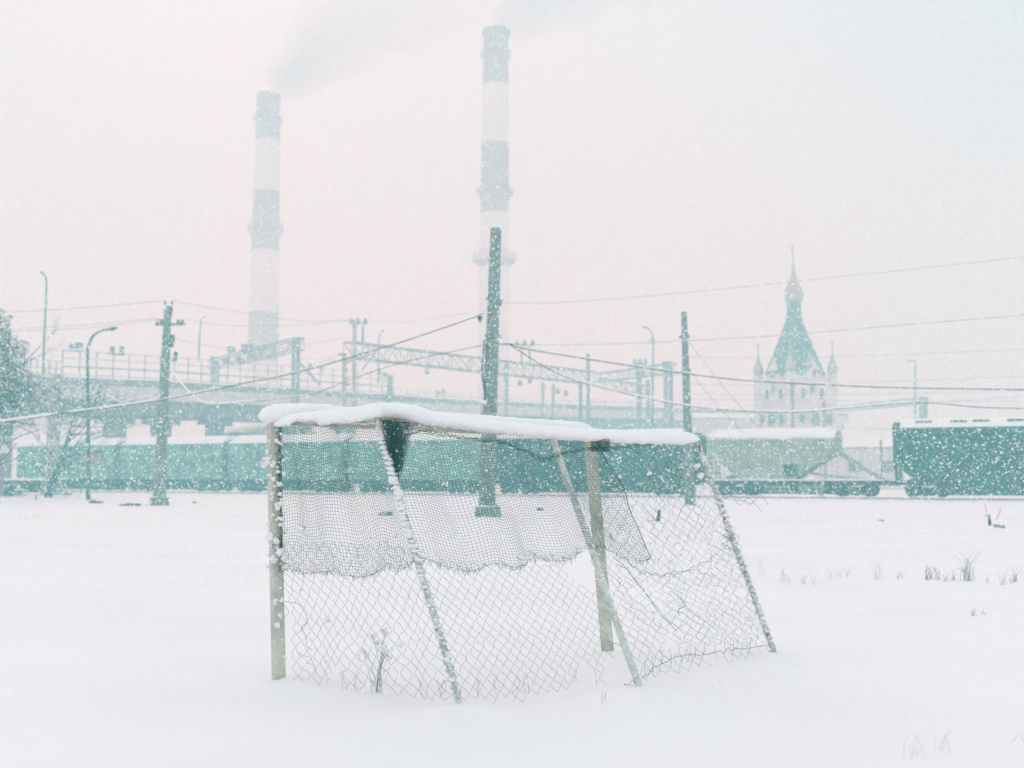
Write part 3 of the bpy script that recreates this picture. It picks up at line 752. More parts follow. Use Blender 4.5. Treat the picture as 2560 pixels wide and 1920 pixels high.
# ------------------------------------------------------------------ overhead wires
def wire(label, pts, r_px, snow=None, m='cable', grp='overhead wires'):
    """pts: (x, y, D); snow: list of (a0, a1, thickness px)"""
    pts = list(pts)
    if pts[-1][0] >= 2600: (xa, ya, da), (xb, yb, db) = pts[-2], pts[-1]; q_ = 800/(xb-xa); pts.append((xb+800, yb+(yb-ya)*q_, db))
    if pts[0][0] <= -50: (xa, ya, da), (xb, yb, db) = pts[1], pts[0]; q_ = 800/(xa-xb); pts.insert(0, (xb-800, yb+(yb-ya)*q_, db))
    P = crom([W(x, y, D) for x, y, D in pts], 10); n = len(P)-1
    t = thing('overhead_wire', label, 'wire', P[0], 0, grp)
    MB().tube(P, [r_px*.38*p.y/F for p in P], 5).build('cable', M[m], t, True)
    for (a0, a1, th) in (snow or []):
        i0, i1 = int(a0*n), max(int(a1*n), int(a0*n)+2)
        Q = [P[i] + V((0, 0, (r_px*.3+th*.3)*P[i].y/F)) for i in range(i0, min(i1, n)+1)]
        if len(Q) > 2:
            R = [th*.5*q.y/F*(1+.25*nz(i*.7, a0*9)) for i, q in enumerate(Q)]; R[0] *= .4; R[-1] *= .4
            MB().tube(Q, R, 7).build('snow_ridge', M['snow'], t, True)
    return t
wire('thick snow-laden cable climbing from the left trees to the tallest pole', [(-60, 1062, 40), (0, 1055, 41), (140, 1036, 43), (400, 1000, 47), (600, 960, 50), (747, 930, 50), (982, 862, 48), (1193, 791, 45.3)], 4,
     [(0, .2, 6), (.235, .375, 6.5), (.39, .5, 5), (.5, .6, 3.5), (.66, .8, 2)])
wire('snowy cable sagging from the left pole past the goal top', [(428, 925, 62), (450, 955, 61), (480, 988, 60), (520, 1010, 59), (600, 1006, 57), (720, 994, 54), (800, 978, 52), (978, 914, 50), (1212, 862, 45.5)], 2.4, [(0, .55, 5), (.55, .75, 3)])
wire('short loop of snowy cable drooping left of the left pole', [(266, 985, 75), (290, 1002, 73), (310, 1006, 72), (345, 996, 66), (405, 985, 62.6)], 2, [(0, .9, 4)])
wire('thick dark snow-topped cable from the tallest pole to the right edge', [(1275, 860, 45.5), (1330, 875, 46), (1560, 912, 48), (1700, 932, 50), (1850, 950, 50), (2050, 961, 49), (2200, 968, 48), (2400, 972, 46), (2640, 975, 44)], 4.4, [(0, .97, 3.6)])
wire('lower snowy cable dipping below the church windows to the right edge', [(1275, 862, 45.5), (1390, 932, 47), (1500, 968, 49), (1700, 1012, 51), (1850, 1027, 52), (2000, 1030, 52), (2120, 1020, 52), (2260, 1008, 52), (2340, 1008, 52), (2450, 1018, 50), (2640, 1024, 48)], 3.6, [(.1, .66, 5.5), (.66, .96, 3)])
wire('highest wire on the right rising to the right edge', [(1254, 758, 45.3), (1400, 756, 46), (1600, 742, 47), (1850, 718, 46), (2100, 692, 45), (2640, 634, 42)], 1.5, m='steel')
wire('second wire on the right with dark patches, crossing the church roof', [(1276, 860, 45.3), (1420, 862, 47), (1580, 858, 50), (1700, 853, 52), (1960, 838, 50), (2200, 817, 48), (2640, 781, 44)], 1.9, [(.25, .5, 2.2), (.52, .62, 2)], m='steel')
wire('upper left wire ending at the top of the left pole', [(-60, 782, 58), (60, 778, 58.5), (200, 770, 60), (320, 760, 61), (412, 752, 62.4)], 2, m='steel')
wire('left wire ending at the crossarm outer insulator', [(-60, 823, 58), (60, 821, 58.5), (200, 813, 60), (300, 804, 61), (392, 796, 62.4)], 1.8, m='steel')
wire('left wire just beneath the one to the outer insulator', [(-60, 828, 58), (60, 827, 58.5), (200, 821, 60), (300, 811, 61), (403, 799, 62.4)], 1.8, m='steel')
wire('wire falling right from the top of the left pole to the gantry', [(431, 751, 62.5), (520, 768, 75), (620, 783, 90), (760, 802, 108), (878, 800, 118)], 2, m='steel2')
wire('wire falling right from the crossarm of the left pole', [(458, 797, 62.5), (560, 813, 80), (700, 815, 100), (800, 808, 112), (895, 800, 118)], 1.8, m='steel2')
wire('faint wire from the left pole box towards the far gantry', [(434, 846, 62.5), (520, 864, 80), (640, 878, 100), (760, 860, 112), (862, 846, 118)], 1.6, m='steel2')
wire('faint wire from gantry insulators to the tallest pole', [(915, 800, 118), (1020, 806, 100), (1120, 790, 70), (1212, 776, 46)], 1.4, m='steel2')
wire('dark wire dropping from the gantry mast to the fence', [(862, 880, 118), (840, 890, 118), (790, 910, 120), (740, 930, 125)], 2, m='steel2')
wire('upper guy wire slanting down right of the plain pole', [(1722, 855, 62), (1760, 905, 68), (1820, 980, 76), (1880, 1050, 84), (1905, 1085, 88)], 2, m='steel2')
wire('lower guy wire slanting down right of the plain pole', [(1730, 932, 62), (1770, 985, 66), (1830, 1052, 74), (1860, 1085, 78)], 1.8, m='steel2')
for i, (y0, y1, dl) in enumerate(((893, 870, 'topmost of the faint wires right of the church'), (960, 938, 'second of the faint wires right of the church'), (985, 975, 'third of the faint wires right of the church'), (998, 1002, 'fourth of the faint wires right of the church'), (1030, 985, 'lowest rising faint wire right of the church'), (1062, 1078, 'faint sagging wire just above the wagons right of the church'))):
    wire(dl, [(1700 if i < 5 else 2080, y0, 150), (1950, y0+2, 150), (2250, (y0+y1)/2+4, 145), (2640, y1, 135)], 1.6, m='steel2')
for i, (y0, y1, y2, dl) in enumerate(((880, 905, 938, 'upper faint contact wire under the truss gantry'), (1000, 985, 1012, 'lower faint contact wire across the overpass'))):
    wire(dl, [(560, y0, 140), (900, y1, 150), (1300, (y1+y2)/2, 165), (1700, y2, 175)], 1.5, m='steel2')

# ------------------------------------------------------------------ catenary gantries
def truss(t, A, B, h, w, n, m, r=.06):
    up = V((0, 0, 1)); side = (B-A).cross(up).normalized()*w*.5
    ch = MB()
    for s in (-1, 1):
        ch.beam(A+side*s, B+side*s, r*2).beam(A+side*s-up*h, B+side*s-up*h, r*2)
    ch.build('chord', m, t)
    br = MB()
    for i in range(n+1):
        p = lerp(A, B, i/n)
        for s in (-1, 1):
            br.beam(p+side*s, p+side*s-up*h, r)
            if i < n:
                q = lerp(A, B, (i+1)/n)
                br.beam(p+side*s-(up*h if i % 2 else up*0), q+side*s-(up*0 if i % 2 else up*h), r)
        br.beam(p+side, p-side, r)
    br.build('lattice', m, t)
def mast(t, x, y0, y1, D, w, m, name='mast'):
    k = D/F; T = W(x, y0, D); B = V((T.x, T.y, -.3)) if y1 is None else W(x, y1, D)
    MB().beam(B, T, w*k, w*k).build(name, m, t)
def tri_ins(t, x0, x1, y, D, legs, yb):
    k = D/F
    MB().beam(W(x0, y, D), W(x1, y, D), 3*k).build('crossarm', M['steel2'], t)
    for x in (x0+4, (x0+x1)/2, x1-4): insulator(t, W(x, y-2, D), 11*k, 'steel2')
    for x in legs: mast(t, x, y, yb, D, 5, M['steel2'], 'strut')
g1 = thing('catenary_gantry', 'long truss gantry running right from the twin masts behind the goal', 'gantry', W(885, 1180, 115), 0, 'railway gantries')
truss(g1, W(868, 855, 115), W(1480, 930, 146), 1.55, 1.1, 26, M['steel2'])
mast(g1, 861, 884, None, 110, 9, M['conc_pale']); mast(g1, 887, 800, None, 109.5, 9, M['conc_pale']); mast(g1, 1470, 885, None, 146, 9, M['steel2']); mast(g1, 1451, 960, None, 147, 9, M['steel2'])
mast(g1, 1266, 900, None, 150, 10, M['steel2'])
tri_ins(g1, 874, 918, 808, 114.3, (907,), 858); tri_ins(g1, 1288, 1336, 862, 138, (1304, 1324), 915)
k = 115/F
b = MB()
for y in (886, 905, 925, 945, 962, 985): b.box(W(861+random.uniform(-4, 4), y, 114.5), (random.uniform(10, 20)*k, 8*k, random.uniform(5, 10)*k))
each(b, 'equipment_box', M['steel2'], g1)
MB().beam(W(940, 880, 115), W(905, 925, 115), 3*k).beam(W(868, 905, 115), W(930, 885, 115), 4*k).build('stay', M['steel2'], g1)
for (x, y, D) in ((1068, 925, 125), (1300, 955, 138), (1325, 950, 139), (1395, 975, 142), (1415, 980, 143)): insulator(g1, W(x, y-6, D), 16*D/F, 'steel2', -1)
g2 = thing('catenary_gantry', 'gantry with twin lattice masts in front of the left chimney foot', 'gantry', W(740, 1180, 130), 0, 'railway gantries')
truss(g2, W(748, 845, 130), W(532, 900, 160), 1.3, 1.2, 14, M['steel2'])
mast(g2, 734, 845, None, 130, 7, M['steel2']); mast(g2, 746, 843, None, 130.5, 8, M['steel2'])
mast(g2, 532, 890, None, 160, 8, M['steel2']); mast(g2, 545, 895, None, 160.5, 7, M['steel2'])
MB().box(W(740, 856, 130), (22*k, 20*k, 26*k)).build('head_frame', M['steel2'], g2)
b = MB(); kk = 155/F
for (x, y, w, h) in ((578, 876, 16, 18), (618, 872, 26, 22), (630, 888, 20, 12), (566, 902, 14, 12), (600, 898, 12, 10)): b.box(W(x, y, 150), (w*kk, .8, h*kk))
each(b, 'signal_box', M['steel2'], g2)
g3 = thing('catenary_gantry', 'hazy truss gantry with twin masts at its right end left of the church', 'gantry', W(1670, 1180, 160), 0, 'railway gantries')
truss(g3, W(1682, 908, 158), W(1490, 935, 185), 1.4, 1.1, 14, M['steel2'])
mast(g3, 1664, 905, None, 158, 11, M['steel2']); mast(g3, 1677, 905, None, 158.5, 9, M['steel2'])
MB().box(W(1669, 912, 158), (24*.055, 1.2, 16*.055)).build('head_frame', M['steel2'], g3)
truss(g3, W(1500, 945, 170), W(1618, 965, 170), 1.3, 1.0, 9, M['steel2'])
mast(g3, 1597, 930, None, 168, 11, M['steel2']); mast(g3, 1620, 950, None, 168, 10, M['steel2'])
tri_ins(g3, 1583, 1618, 910, 168, (1592, 1608), 940)
g4 = thing('catenary_gantry', 'small ghostly gantry with twin masts right of the church', 'gantry', W(2308, 1180, 170), 0, 'railway gantries')
truss(g4, W(2314, 993, 165), W(2080, 1018, 200), .9, .8, 14, M['steel2'], .04)
mast(g4, 2302, 992, None, 165, 8, M['steel2']); mast(g4, 2313, 992, None, 165, 8, M['steel2'])
for x, y0, lb, w in ((1980, 950, 'slim dark mast standing before the middle of the church', 8), (2060, 1003, 'short slim mast before the right side of the church', 6), (1357, 955, 'faint slim mast behind the snow cap right of centre', 6), (1383, 960, 'fainter slim mast next to the one right of centre', 7)):
    tt = thing('catenary_mast', lb, 'mast', W(x, 1180, 130 if x > 1900 else 190), 0, 'slim railway masts'); D = 130 if x > 1900 else 190
    mast(tt, x, y0, None, D, w, M['steel2'], 'shaft'); kk = D/F
    MB().beam(W(x-9, y0+12, D), W(x+9, y0+12, D), 3*kk).box(W(x, y0+22, D), (9*kk, .2, 8*kk)).build('bracket', M['steel2'], tt)

# ------------------------------------------------------------------ overpass
ov = thing('overpass', 'long hazy road overpass crossing behind the wagons from the left', 'bridge', V((-30, 150, 0)))
OP = [(-160, 925, 122), (60, 934, 127), (155, 942, 130), (400, 952, 140), (600, 964, 150), (800, 975, 160), (985, 988, 170), (1150, 1000, 205), (1450, 1012, 225), (1800, 1024, 250), (2120, 1034, 290)]
pts = [W(*p) for p in OP]
nb = (pts[5]-pts[1]); nb.z = 0; nb = nb.cross(V((0, 0, 1))).normalized()
if nb.y > 0: nb = -nb
def strip(z0, z1, y0, y1, name, m, rng=range(0, 10)):
    mb = MB()
    for i in rng:
        a, b = pts[i], pts[i+1]; k = len(mb.v)
        for p in (a, b):
            for (yy, zz) in ((y0, z0), (y1, z0), (y1, z1), (y0, z1)): mb.v.append(p - nb*yy + V((0, 0, zz)))
        mb.f += [(k, k+1, k+2, k+3), (k+7, k+6, k+5, k+4), (k, k+4, k+5, k+1), (k+1, k+5, k+6, k+2), (k+2, k+6, k+7, k+3), (k+3, k+7, k+4, k)]
    return mb.build(name, m, ov)
strip(-.85, 0, 0, .3, 'parapet', M['parapet'])
strip(-2.4, -.87, -.25, 14, 'deck', M['deck'])
strip(-4.2, -2.42, 1.2, 12, 'girder', M['girder'])
strip(-.05, .12, -.05, .35, 'snow_ridge', M['snow'])
pm = []
for i, (px, D) in enumerate(((40, 127), (330, 139), (445, 145), (580, 150), (900, 168), (1120, 200), (1330, 220), (1560, 235))):
    q = W(px, 1000, D) - nb*3.5
    zt = interp(px, [(p[0], W(*p).z) for p in OP])-4.2
    b = MB().box(V((q.x, q.y, zt/2)), (1.8, 3, zt)).box(V((q.x, q.y, zt-.4)), (3.4, 5, .9)); b.build('pier', M['girder'], ov)
def rails(i0, i1, h, sp, name, r=.035, lev=(1, .5, .1)):
    mb = MB()
    A = [lerp(pts[i], pts[i+1], k/6) for i in range(i0, i1) for k in range(6)] + [pts[i1]]
    for l in lev: mb.tube([p+V((0, 0, h*l)) for p in A], r, 4)
    L = 0
    for a, b in zip(A, A[1:]):
        d = (b-a).length; n = max(1, int(d/sp))
        for j in range(n): p = lerp(a, b, j/n); mb.beam(p, p+V((0, 0, h)), r*1.8)
    mb.build(name, M['steel'], ov)
rails(2, 6, 3.0, 1.5, 'safety_screen', .055, (1, .72, .42, .38, .1))
rails(0, 2, 1.7, 1.8, 'railing', .045)
rails(6, 9, 1.2, 2.4, 'railing', .035)
k = 131/F
b = MB()
for x in (178, 186, 194, 203): b.box(W(x, 864+random.uniform(-1, 2), 131), (7*k, .3, random.uniform(12, 17)*k))
b.beam(W(172, 877, 131), W(208, 877, 131), 4*k); each(b, 'sign_cluster', M['steel'], ov)
b = MB()
for x in (281, 305): b.box(W(x, 873, 133), (9*k, .5, 14*k)).box(W(x+1, 880, 133), (3*k, .2, 16*k))
b.beam(W(272, 886, 133), W(312, 886, 133), 5*k); each(b, 'signal_lamp', M['steel'], ov)
b = MB().box(W(975, 972, 169), (12*169/F, 1.4, 64*169/F)); b.build('end_pylon', M['parapet'], ov)
b = MB()
for x, y in ((948, 930), (963, 935), (775, 915), (805, 918), (1095, 985), (1108, 978)): b.box(W(x, y, 165), (8*.057, .4, 12*.057)).beam(W(x, y+6, 165), W(x, y+22, 165), .12)
each(b, 'signal_lamp', M['steel2'], ov)
for i, (x0, y0, x1, y1, D, lb) in enumerate(((742, 900, 800, 962, 140, 'slanted dark beam leaning over the overpass screen'), )):
    tag(MB().beam(W(x0, y0, D), W(x1, y1, D), .32).blob(W(x0, y0, D), .45, 2).build('leaning_boom', M['steel2']), lb, 'boom')

# low hazy sheds behind the wagons (seen between wagons, and above them right of centre)
def shed(name, label, x0, x1, y0, D, dep, m, roof=1.2):
    A, B = W(x0, y0, D), W(x1, y0, D); h = A.z; c = (A+B)/2; w = (B-A).length
    t = thing(name, label, 'building', V((c.x, D+dep/2, 0)))
    MB().box(V((c.x, D+dep/2, h/2-.1)), (w, dep, h)).build('wall', m, t)
    b = MB(); k = len(b.v)
    for x in (-w/2-.3, w/2+.3):
        for y, z in ((-.4, h), (dep/2, h+roof), (dep+.4, h)): b.v.append(V((c.x+x, D+y, z)))
    b.f += [(0, 2, 1), (3, 4, 5), (0, 1, 4, 3), (1, 2, 5, 4), (0, 3, 5, 2)]; b.build('roof', M['snow'], t)
    wn_ = MB()
    n = max(2, int(w/4))
    for i in range(n): wn_ = MB().box(V((c.x-w/2+(i+.5)*w/n, D-.04, h*.55)), (1.3, .1, 1.2)); wn_.build('window', M['glass'], t)
    return t
shed('depot_shed', 'long hazy depot shed above the snow cap right of centre', 1330, 1720, 1050, 240, 12, M['parapet'])
shed('depot_shed', 'low hazy shed between the hopper wagon and dark wagon', 2095, 2260, 1118, 130, 10, M['deck'])
shed('depot_shed', 'low hazy shed left of the church foot', 1740, 1890, 1045, 210, 9, M['deck'])
shed('depot_shed', 'hazy shed behind the green wagons under the overpass', 560, 760, 1082, 165, 9, M['girder'])
shed('snowy_hut', 'low snow-covered hut at the far left edge', -170, -48, 1130, 84, 4, M['parapet'], 1.6)

# ------------------------------------------------------------------ train
TA, TU = V((-41.7, 112, 0)), V((.8953, -.4455, 0)); TN = V((.4455, .8953, 0)); TANG = math.atan2(TU.y, TU.x)
def wagon(name, label, s0, s1):
    c = TA + TU*((s0+s1)/2) + TN*1.6
    return thing(name, label, 'train wagon', c, TANG, 'freight wagons'), (s1-s0)
def bogie(t, x):
    b = LB()
    for s in (-1, 1):
        b.box((x, s*1.05, .62), (2.5, .22, .32)).box((x, s*1.08, .45), (.7, .3, .5))
        for q in (-.93, .93): b.box((x+q, s*1.1, .48), (.42, .3, .42))
    b.box((x, 0, .62), (.5, 2.2, .3)); o = b.build('bogie', M['under'], t)
    for q in (-.93, .93):
        for s in (-1, 1):
            w = LB(); n = 18; r = .475
            for yy in (s*.80-.07, s*.80+.07):
                for j in range(n): a = 2*math.pi*j/n; w.v.append(V((x+q+r*math.cos(a), yy, .12+r+r*math.sin(a))))
            for j in range(n): w.f.append((j, (j+1) % n, n+(j+1) % n, n+j))
            w.f.append(tuple(range(n))[::-1]); w.f.append(tuple(range(n, 2*n)))
            wo_ = w.build('wheel', M['under'], o); 
def under(t, L, m='under'):
    b = LB(); b.box((0, 0, 1.08), (L, 2.5, .28)).box((0, -1.35, 1.02), (L*.96, .12, .24)).box((0, 1.35, 1.02), (L*.96, .12, .24))
    for x in (-1.6, -.4, 1.2): b.box((x, -.8, .72), (.8, .5, .4))
    for s in (-1, 1):
        b.box((s*(L/2+.28), 0, 1.0), (.6, .22, .25))
        for y in (-.9, .9): b.box((s*(L/2+.12), y, 1.05), (.3, .3, .3))
    b.build('underframe', M[m], t)
    LB().box((0, 0, .58), (L-7.2, 1.7, .62)).box((0, -.95, .78), (L-8.6, .3, .34)).build('brake_gear', M['under'], t)
    for s in (-1, 1): bogie(t, s*(L/2-2.1))
def roofprof(w, h, n=10): return [(w*(1-2*i/n), h*math.sin(math.pi*i/n)**.7) for i in range(n+1)]
def arched(t, L, w, z, h, name, m, over=.0):
    b = LB(); pr = roofprof(w+over, h); n = len(pr)
    for x in (-L/2-over, L/2+over):
        for y, zz in pr: b.v.append(V((x, y, z+zz)))
    for i in range(n-1): b.f.append((i, i+1, n+i+1, n+i))
    b.f.append(tuple(range(n))); b.f.append(tuple(reversed(range(n, 2*n)))); b.f.append((0, n, 2*n-1, n-1))
    return b.build(name, m, t, False)
def boxcar(label, s0, s1, paint, H=4.45, marks=False, name='boxcar'):
    t, L = wagon(name, label, s0, s1)
    LB().box((0, 0, (1.22+H)/2), (L, 2.9, H-1.22)).build('body', M[paint], t)
    rb = LB(); n = int(L/1.05)
    for s in (-1, 1):
        for i in range(n+1): rb.box((-L/2+.07+i*(L-.14)/n, s*1.49, (1.22+H)/2), (.10, .08, H-1.3))
        rb.box((0, s*1.5, H-.08), (L, .1, .12)).box((0, s*1.5, 1.3), (L, .1, .14))
    rb.build('rib', M[paint], t)
    d = LB(); d.box((0, -1.56, (1.3+H-.25)/2), (3.6, .07, H-1.7)).box((0, -1.61, 2.6), (3.5, .04, .1)).box((.05, -1.61, 2.6), (.1, .05, H-1.9))
    d.box((1.9, -1.55, H-.32), (6.0, .06, .08)); dd = d.build('door', M[paint], t)
    LB().box((-1.5, -1.64, 2.4), (.12, .06, .5)).build('handle', M['under'], dd)
    for s in (-1, 1):
        lad = LB()
        for y in (-.9, -.5): lad.box((s*(L/2+.06), y, 2.8), (.05, .05, 3.2))
        for i in range(9): lad.box((s*(L/2+.06), -.7, 1.4+i*.35), (.05, .45, .04))
        lad.build('ladder', M['under'], t)
    arched(t, L-.06, 1.46, H, .38, 'roof', M[paint], .05); arched(t, L-.5, 1.36, H+.03, .72, 'snow_cap', M['snow'], .0)
    if marks:
        for i in range(3):
            q = LB(); x = marks+i*.95; q.box((x, -1.60, 3.42), (.42, .06, .95)).box((x, -1.62, 3.85), (.55, .05, .18)); q.build('placard', M['orange'], t)
    under(t, L)
    return t
def depth_copy(): pass
boxcar('faded green boxcar at the left end of the train', -8.6, 4.5, 'green')
boxcar('faded green boxcar with three orange marks, crossing behind the street lamp', -1000, -1000+12.6, 'green') if False else None
boxcar('faded green boxcar with ribbed sides directly behind the left pole', 5.2, 17.5, 'green')
boxcar('green boxcar seen through the left panel of the net', 18.1, 30.5, 'green')
boxcar('greener boxcar seen through the net between the twin masts and tall pole', 31.1, 43.8, 'green')
boxcar('long dark insulated wagon seen through the right panel of the net', 44.4, 61.4, 'teal', 4.35)
# orange marks sit at the right end of the leftmost boxcar
lead = [o for o in COL.objects if o.name == 'boxcar'][0]
lead['label'] = 'faded green boxcar with three orange marks at the left end of the train'
for i in range(3):
    q = LB(); x = 2.9+i*.9; q.box((x, -1.60, 3.35), (.34, .06, .9)).box((x, -1.62, 3.75), (.46, .05, .16)); q.build('placard', M['orange'], lead)
# grey covered hopper
def hopper(label, s0, s1, paint, H, tb, slope, name, z0=1.25, frame='under', snowtop=.5):
    t, L = wagon(name, label, s0, s1)
    b = LB(); w = 1.5; topx0, topx1 = -L/2+tb[0], L/2-tb[1]; bx0, bx1 = topx0+slope[0], topx1-slope[1]; zs = z0+(H-z0)*slope[2]
    for y in (-w, w):
        for x, z in ((bx0, z0), (bx1, z0), (topx1, zs), (topx1, H), (topx0, H), (topx0, zs)): b.v.append(V((x, y, z)))
    n = 6; b.f += [tuple(range(n)), tuple(reversed(range(n, 2*n)))]
    for i in range(n): b.f.append((i, n+i, n+(i+1) % n, (i+1) % n))
    b.build('body', M[paint], t)
    rb = LB(); k = 9
    for s in (-1, 1):
        for i in range(k+1):
            x = lerp(topx0+.1, topx1-.1, i/k)
            lo = z0 if bx0 <= x <= bx1 else (lerp(zs, z0, (x-topx0)/max(.01, bx0-topx0)) if x < bx0 else lerp(z0, zs, (x-bx1)/max(.01, topx1-bx1)))
            rb.box((x, s*(w+.03), (lo+H)/2), (.09, .07, H-lo-.05))
        rb.box(((topx0+topx1)/2, s*(w+.05), H-.06), (topx1-topx0, .1, .14))
    rb.build('rib', M[paint], t)
    c = (topx0+topx1)/2; Lt = topx1-topx0
    r_ = arched(t, Lt, w, H, .6, 'roof', M[paint], .04); s_ = arched(t, Lt-.9, w*.97, H+.04, .6+snowtop*.35, 'snow_cap', M['snow'])
    for q in (r_, s_): q.location.x += c
    for s in (-1, 1):
        st = LB(); xe = s*(L/2-.25)
        for y in (-1.35, -.5, .5, 1.35):
            st.beam((xe, y, 1.2), (topx1-.05 if s > 0 else topx0+.05, y, zs), .09)
            st.beam((xe*.9, y, 1.2), ((bx1 if s > 0 else bx0), y, z0+.6), .10)
        for i in range(9): st.box((xe-s*.02, -1.1, 1.35+i*.3), (.05, .45, .05))
        st.beam((xe, -1.3, 1.2), (xe, -1.3, min(H, 4.0)), .07).beam((xe, -.88, 1.2), (xe, -.88, min(H, 4.0)), .07)
        st.box((xe, 0, 1.75), (.1, 2.4, .1))
        st.build('end_frame', M[frame], t)
    return t, L
t, L = hopper('pale grey hopper wagon with sloping ends and rounded snowy roof', 62.2, 74.7, 'grey', 4.15, (.1, 3.3), (2.5, 3.0, .68), 'hopper_wagon', frame='grey')
under(t, L)
LB().box((-.1, -1.56, 1.95), (.95, .08, .8)).build('hatch_plate', M['under'], t)
LB().box((0, -1.42, 1.28), (L, .5, .1)).build('snow_ridge', M['snow'], t)
ch = LB(); 
for x in (-1.2, 1.2): ch.box((x, 0, .85), (1.6, 2.0, .9), taper=1.3)
each(ch, 'discharge_chute', M['grey'], t)
t, L = hopper('dark teal high-sided hopper wagon at the right end of the train', 75.2, 88.9, 'teal', 4.62, (.1, .1), (1.7, 1.7, .42), 'hopper_wagon', .9)
under(t, L)
ch = LB()
for x in (-1.9, 0, 1.9): ch.box((x, 0, .75), (1.75, 2.4, .9), taper=1.1)
each(ch, 'discharge_chute', M['teal'], t)
hh = LB()
for x in (-4.8, -2.6, -1.2, .9, 2.9, 4.9): hh.box((x, -.6, 5.2), (1.0, .8, .12))
each(hh, 'roof_hatch', M['under'], t)
boxcar('dark wagon just beyond the right edge behind the last hopper', 89.8, 102, 'teal')
b = MB()                                              # the rails
for off in (.84, 2.36):
    a, c = TA+TU*-40+TN*off, TA+TU*125+TN*off
    b.beam(a+V((0, 0, -.03)), c+V((0, 0, -.03)), .08, .12)
tag(b.build('railway_track', M['rail']), kind='structure')
# flat wagon with white load on another track at the left edge
t = thing('flat_wagon', 'low flat wagon with a snowy deck at the left edge', 'train wagon', V((-43, 98, 0)), TANG*.3, 'freight wagons')
LB().box((0, 0, 1.0), (11, 2.6, .35)).build('body', M['under'], t); LB().box((0, 0, 1.26), (10.6, 2.5, .2)).build('snow_cap', M['snow'], t)
for s in (-1, 1): bogie(t, s*3.6)

# ------------------------------------------------------------------ chimneys
def chimney(label, top, basex, D, rt, rb, bands, rings, ladder=False):
    k = D/F; T = W(top[0], top[1], D); B = W(basex, 1188, D); B.z = 0
    t = thing('factory_chimney', label, 'chimney', V((B.x, B.y, 0)), 0, 'striped power station chimneys')
    zs = [W(top[0], y, D).z for y in bands] + [0]
    def rad(z): return lerp(rb, rt, z/T.z)*k
    def cen(z): return V((lerp(B.x, T.x, z/T.z), D, z))
    for i in range(len(zs)-1):
        mb = MB(); n = 40; P = []
        for z in (zs[i+1], zs[i]):
            c = cen(z)
            for j in range(n): a = 2*math.pi*j/n; mb.v.append(c+V((rad(z)*math.cos(a), rad(z)*math.sin(a), 0)))
        for j in range(n): mb.f.append((j, (j+1) % n, n+(j+1) % n, n+j))
        mb.f.append(tuple(n+j for j in range(n)))
        mb.build('red_band' if i % 2 == 0 else 'white_band', M['red'] if i % 2 == 0 else M['white'], t, False)
    for (y, ex, h) in rings:
        z = W(top[0], y, D).z; r = rad(z); c = cen(z); hh = h*k
        MB().lathe(c, [(r*.98, -hh*.9), (r+ex*k*.6, -hh*.3), (r+ex*k, -hh*.3), (r+ex*k, -hh*.2), (r*.99, -hh*.18)], 40).build('platform', M['red'], t)
        rl = MB()
        for q in (.0, .3, .6):
            pp = [c+V(((r+ex*k*.95)*math.cos(2*math.pi*j/40), (r+ex*k*.95)*math.sin(2*math.pi*j/40), hh*q)) for j in range(41)]; rl.tube(pp, .09, 4)
        for j in range(20):
            a = 2*math.pi*j/20; e = c+V(((r+ex*k*.95)*math.cos(a), (r+ex*k*.95)*math.sin(a), 0)); rl.beam(e-V((0, 0, hh*.25)), e+V((0, 0, hh*.6)), .14)
        rl.build('railing', M['red'], t)
    if ladder:
        MB().tube([cen(0)+V((rad(0)*.97, -rad(0)*.3, 0)), cen(T.z*.45)+V((rad(T.z*.45)*.97, -rad(T.z*.45)*.3, 0))], .28, 6).build('ladder', M['steel2'], t)
    return t
chimney('left red and white banded chimney, the shorter one', (672, 236), 650, 330, 30, 43, [236, 353, 481, 628, 781, 905], [(300, 5, 18), (575, 10, 22)], True)
chimney('right red and white banded chimney, the taller one', (1240, 75), 1232, 300, 32, 43, [75, 215, 360, 535], [(86, 3, 14), (138, 6, 16), (482, 10, 18), (648, 17, 26)])

# ------------------------------------------------------------------ church
DCH = 178; kc = DCH/F
cc = W(1993, 1188, DCH); cc.z = 0
ch = thing('church', 'hazy orthodox church with green tent roof and golden onion domes', 'church', cc, math.radians(24))
def zc(y): return W(1985, y, DCH).z
hw = 66*kc
LB().box((0, 0, zc(945)/2), (hw*2, hw*2, zc(945))).build('wall', M['wall'], ch)
LB().box((0, 0, zc(1060)/2), (hw*2.35, hw*2.35, zc(1060))).build('lower_wall', M['wall'], ch)
LB().box((0, 0, zc(1010)), (hw*2.06, hw*2.06, .35)).box((0, 0, zc(950)), (hw*2.08, hw*2.08, .3)).build('cornice', M['wall'], ch)
tent = LB(); tent.lathe((0, 0, 0), [(78*kc, zc(938)), (55*kc, zc(885)), (32*kc, zc(828)), (21*kc, zc(800)), (18.5*kc, zc(786)), (18*kc, zc(756))], 8, math.radians(22.5)); tent.build('tent_roof', M['tent'], ch)
def onion(x, y, zb, r, sp, name='onion_dome', drum=None):
    d = LB(); d.lathe((x, y, zb), [(r*.75, 0), (r*.98, r*.3), (r*1.05, r*.8), (r*.98, r*1.3), (r*.72, r*1.9), (r*.45, r*2.6), (r*.25, r*3.3), (r*.12, r*4.0), (.10, sp*.8), (.07, sp)], 18)
    o = d.build(name, M['gold'], ch, True)
    c = LB(); c.box((x, y, zb+sp+r*.2), (.14, .14, r*1.4)).box((x, y, zb+sp+r*.45), (r*.75, .12, .13)).box((x, y, zb+sp+r*.12), (r*.45, .12, .11)); c.build('cross', M['gold'], o)
    return o
onion(0, 0, zc(757), 23*kc, 130*kc)
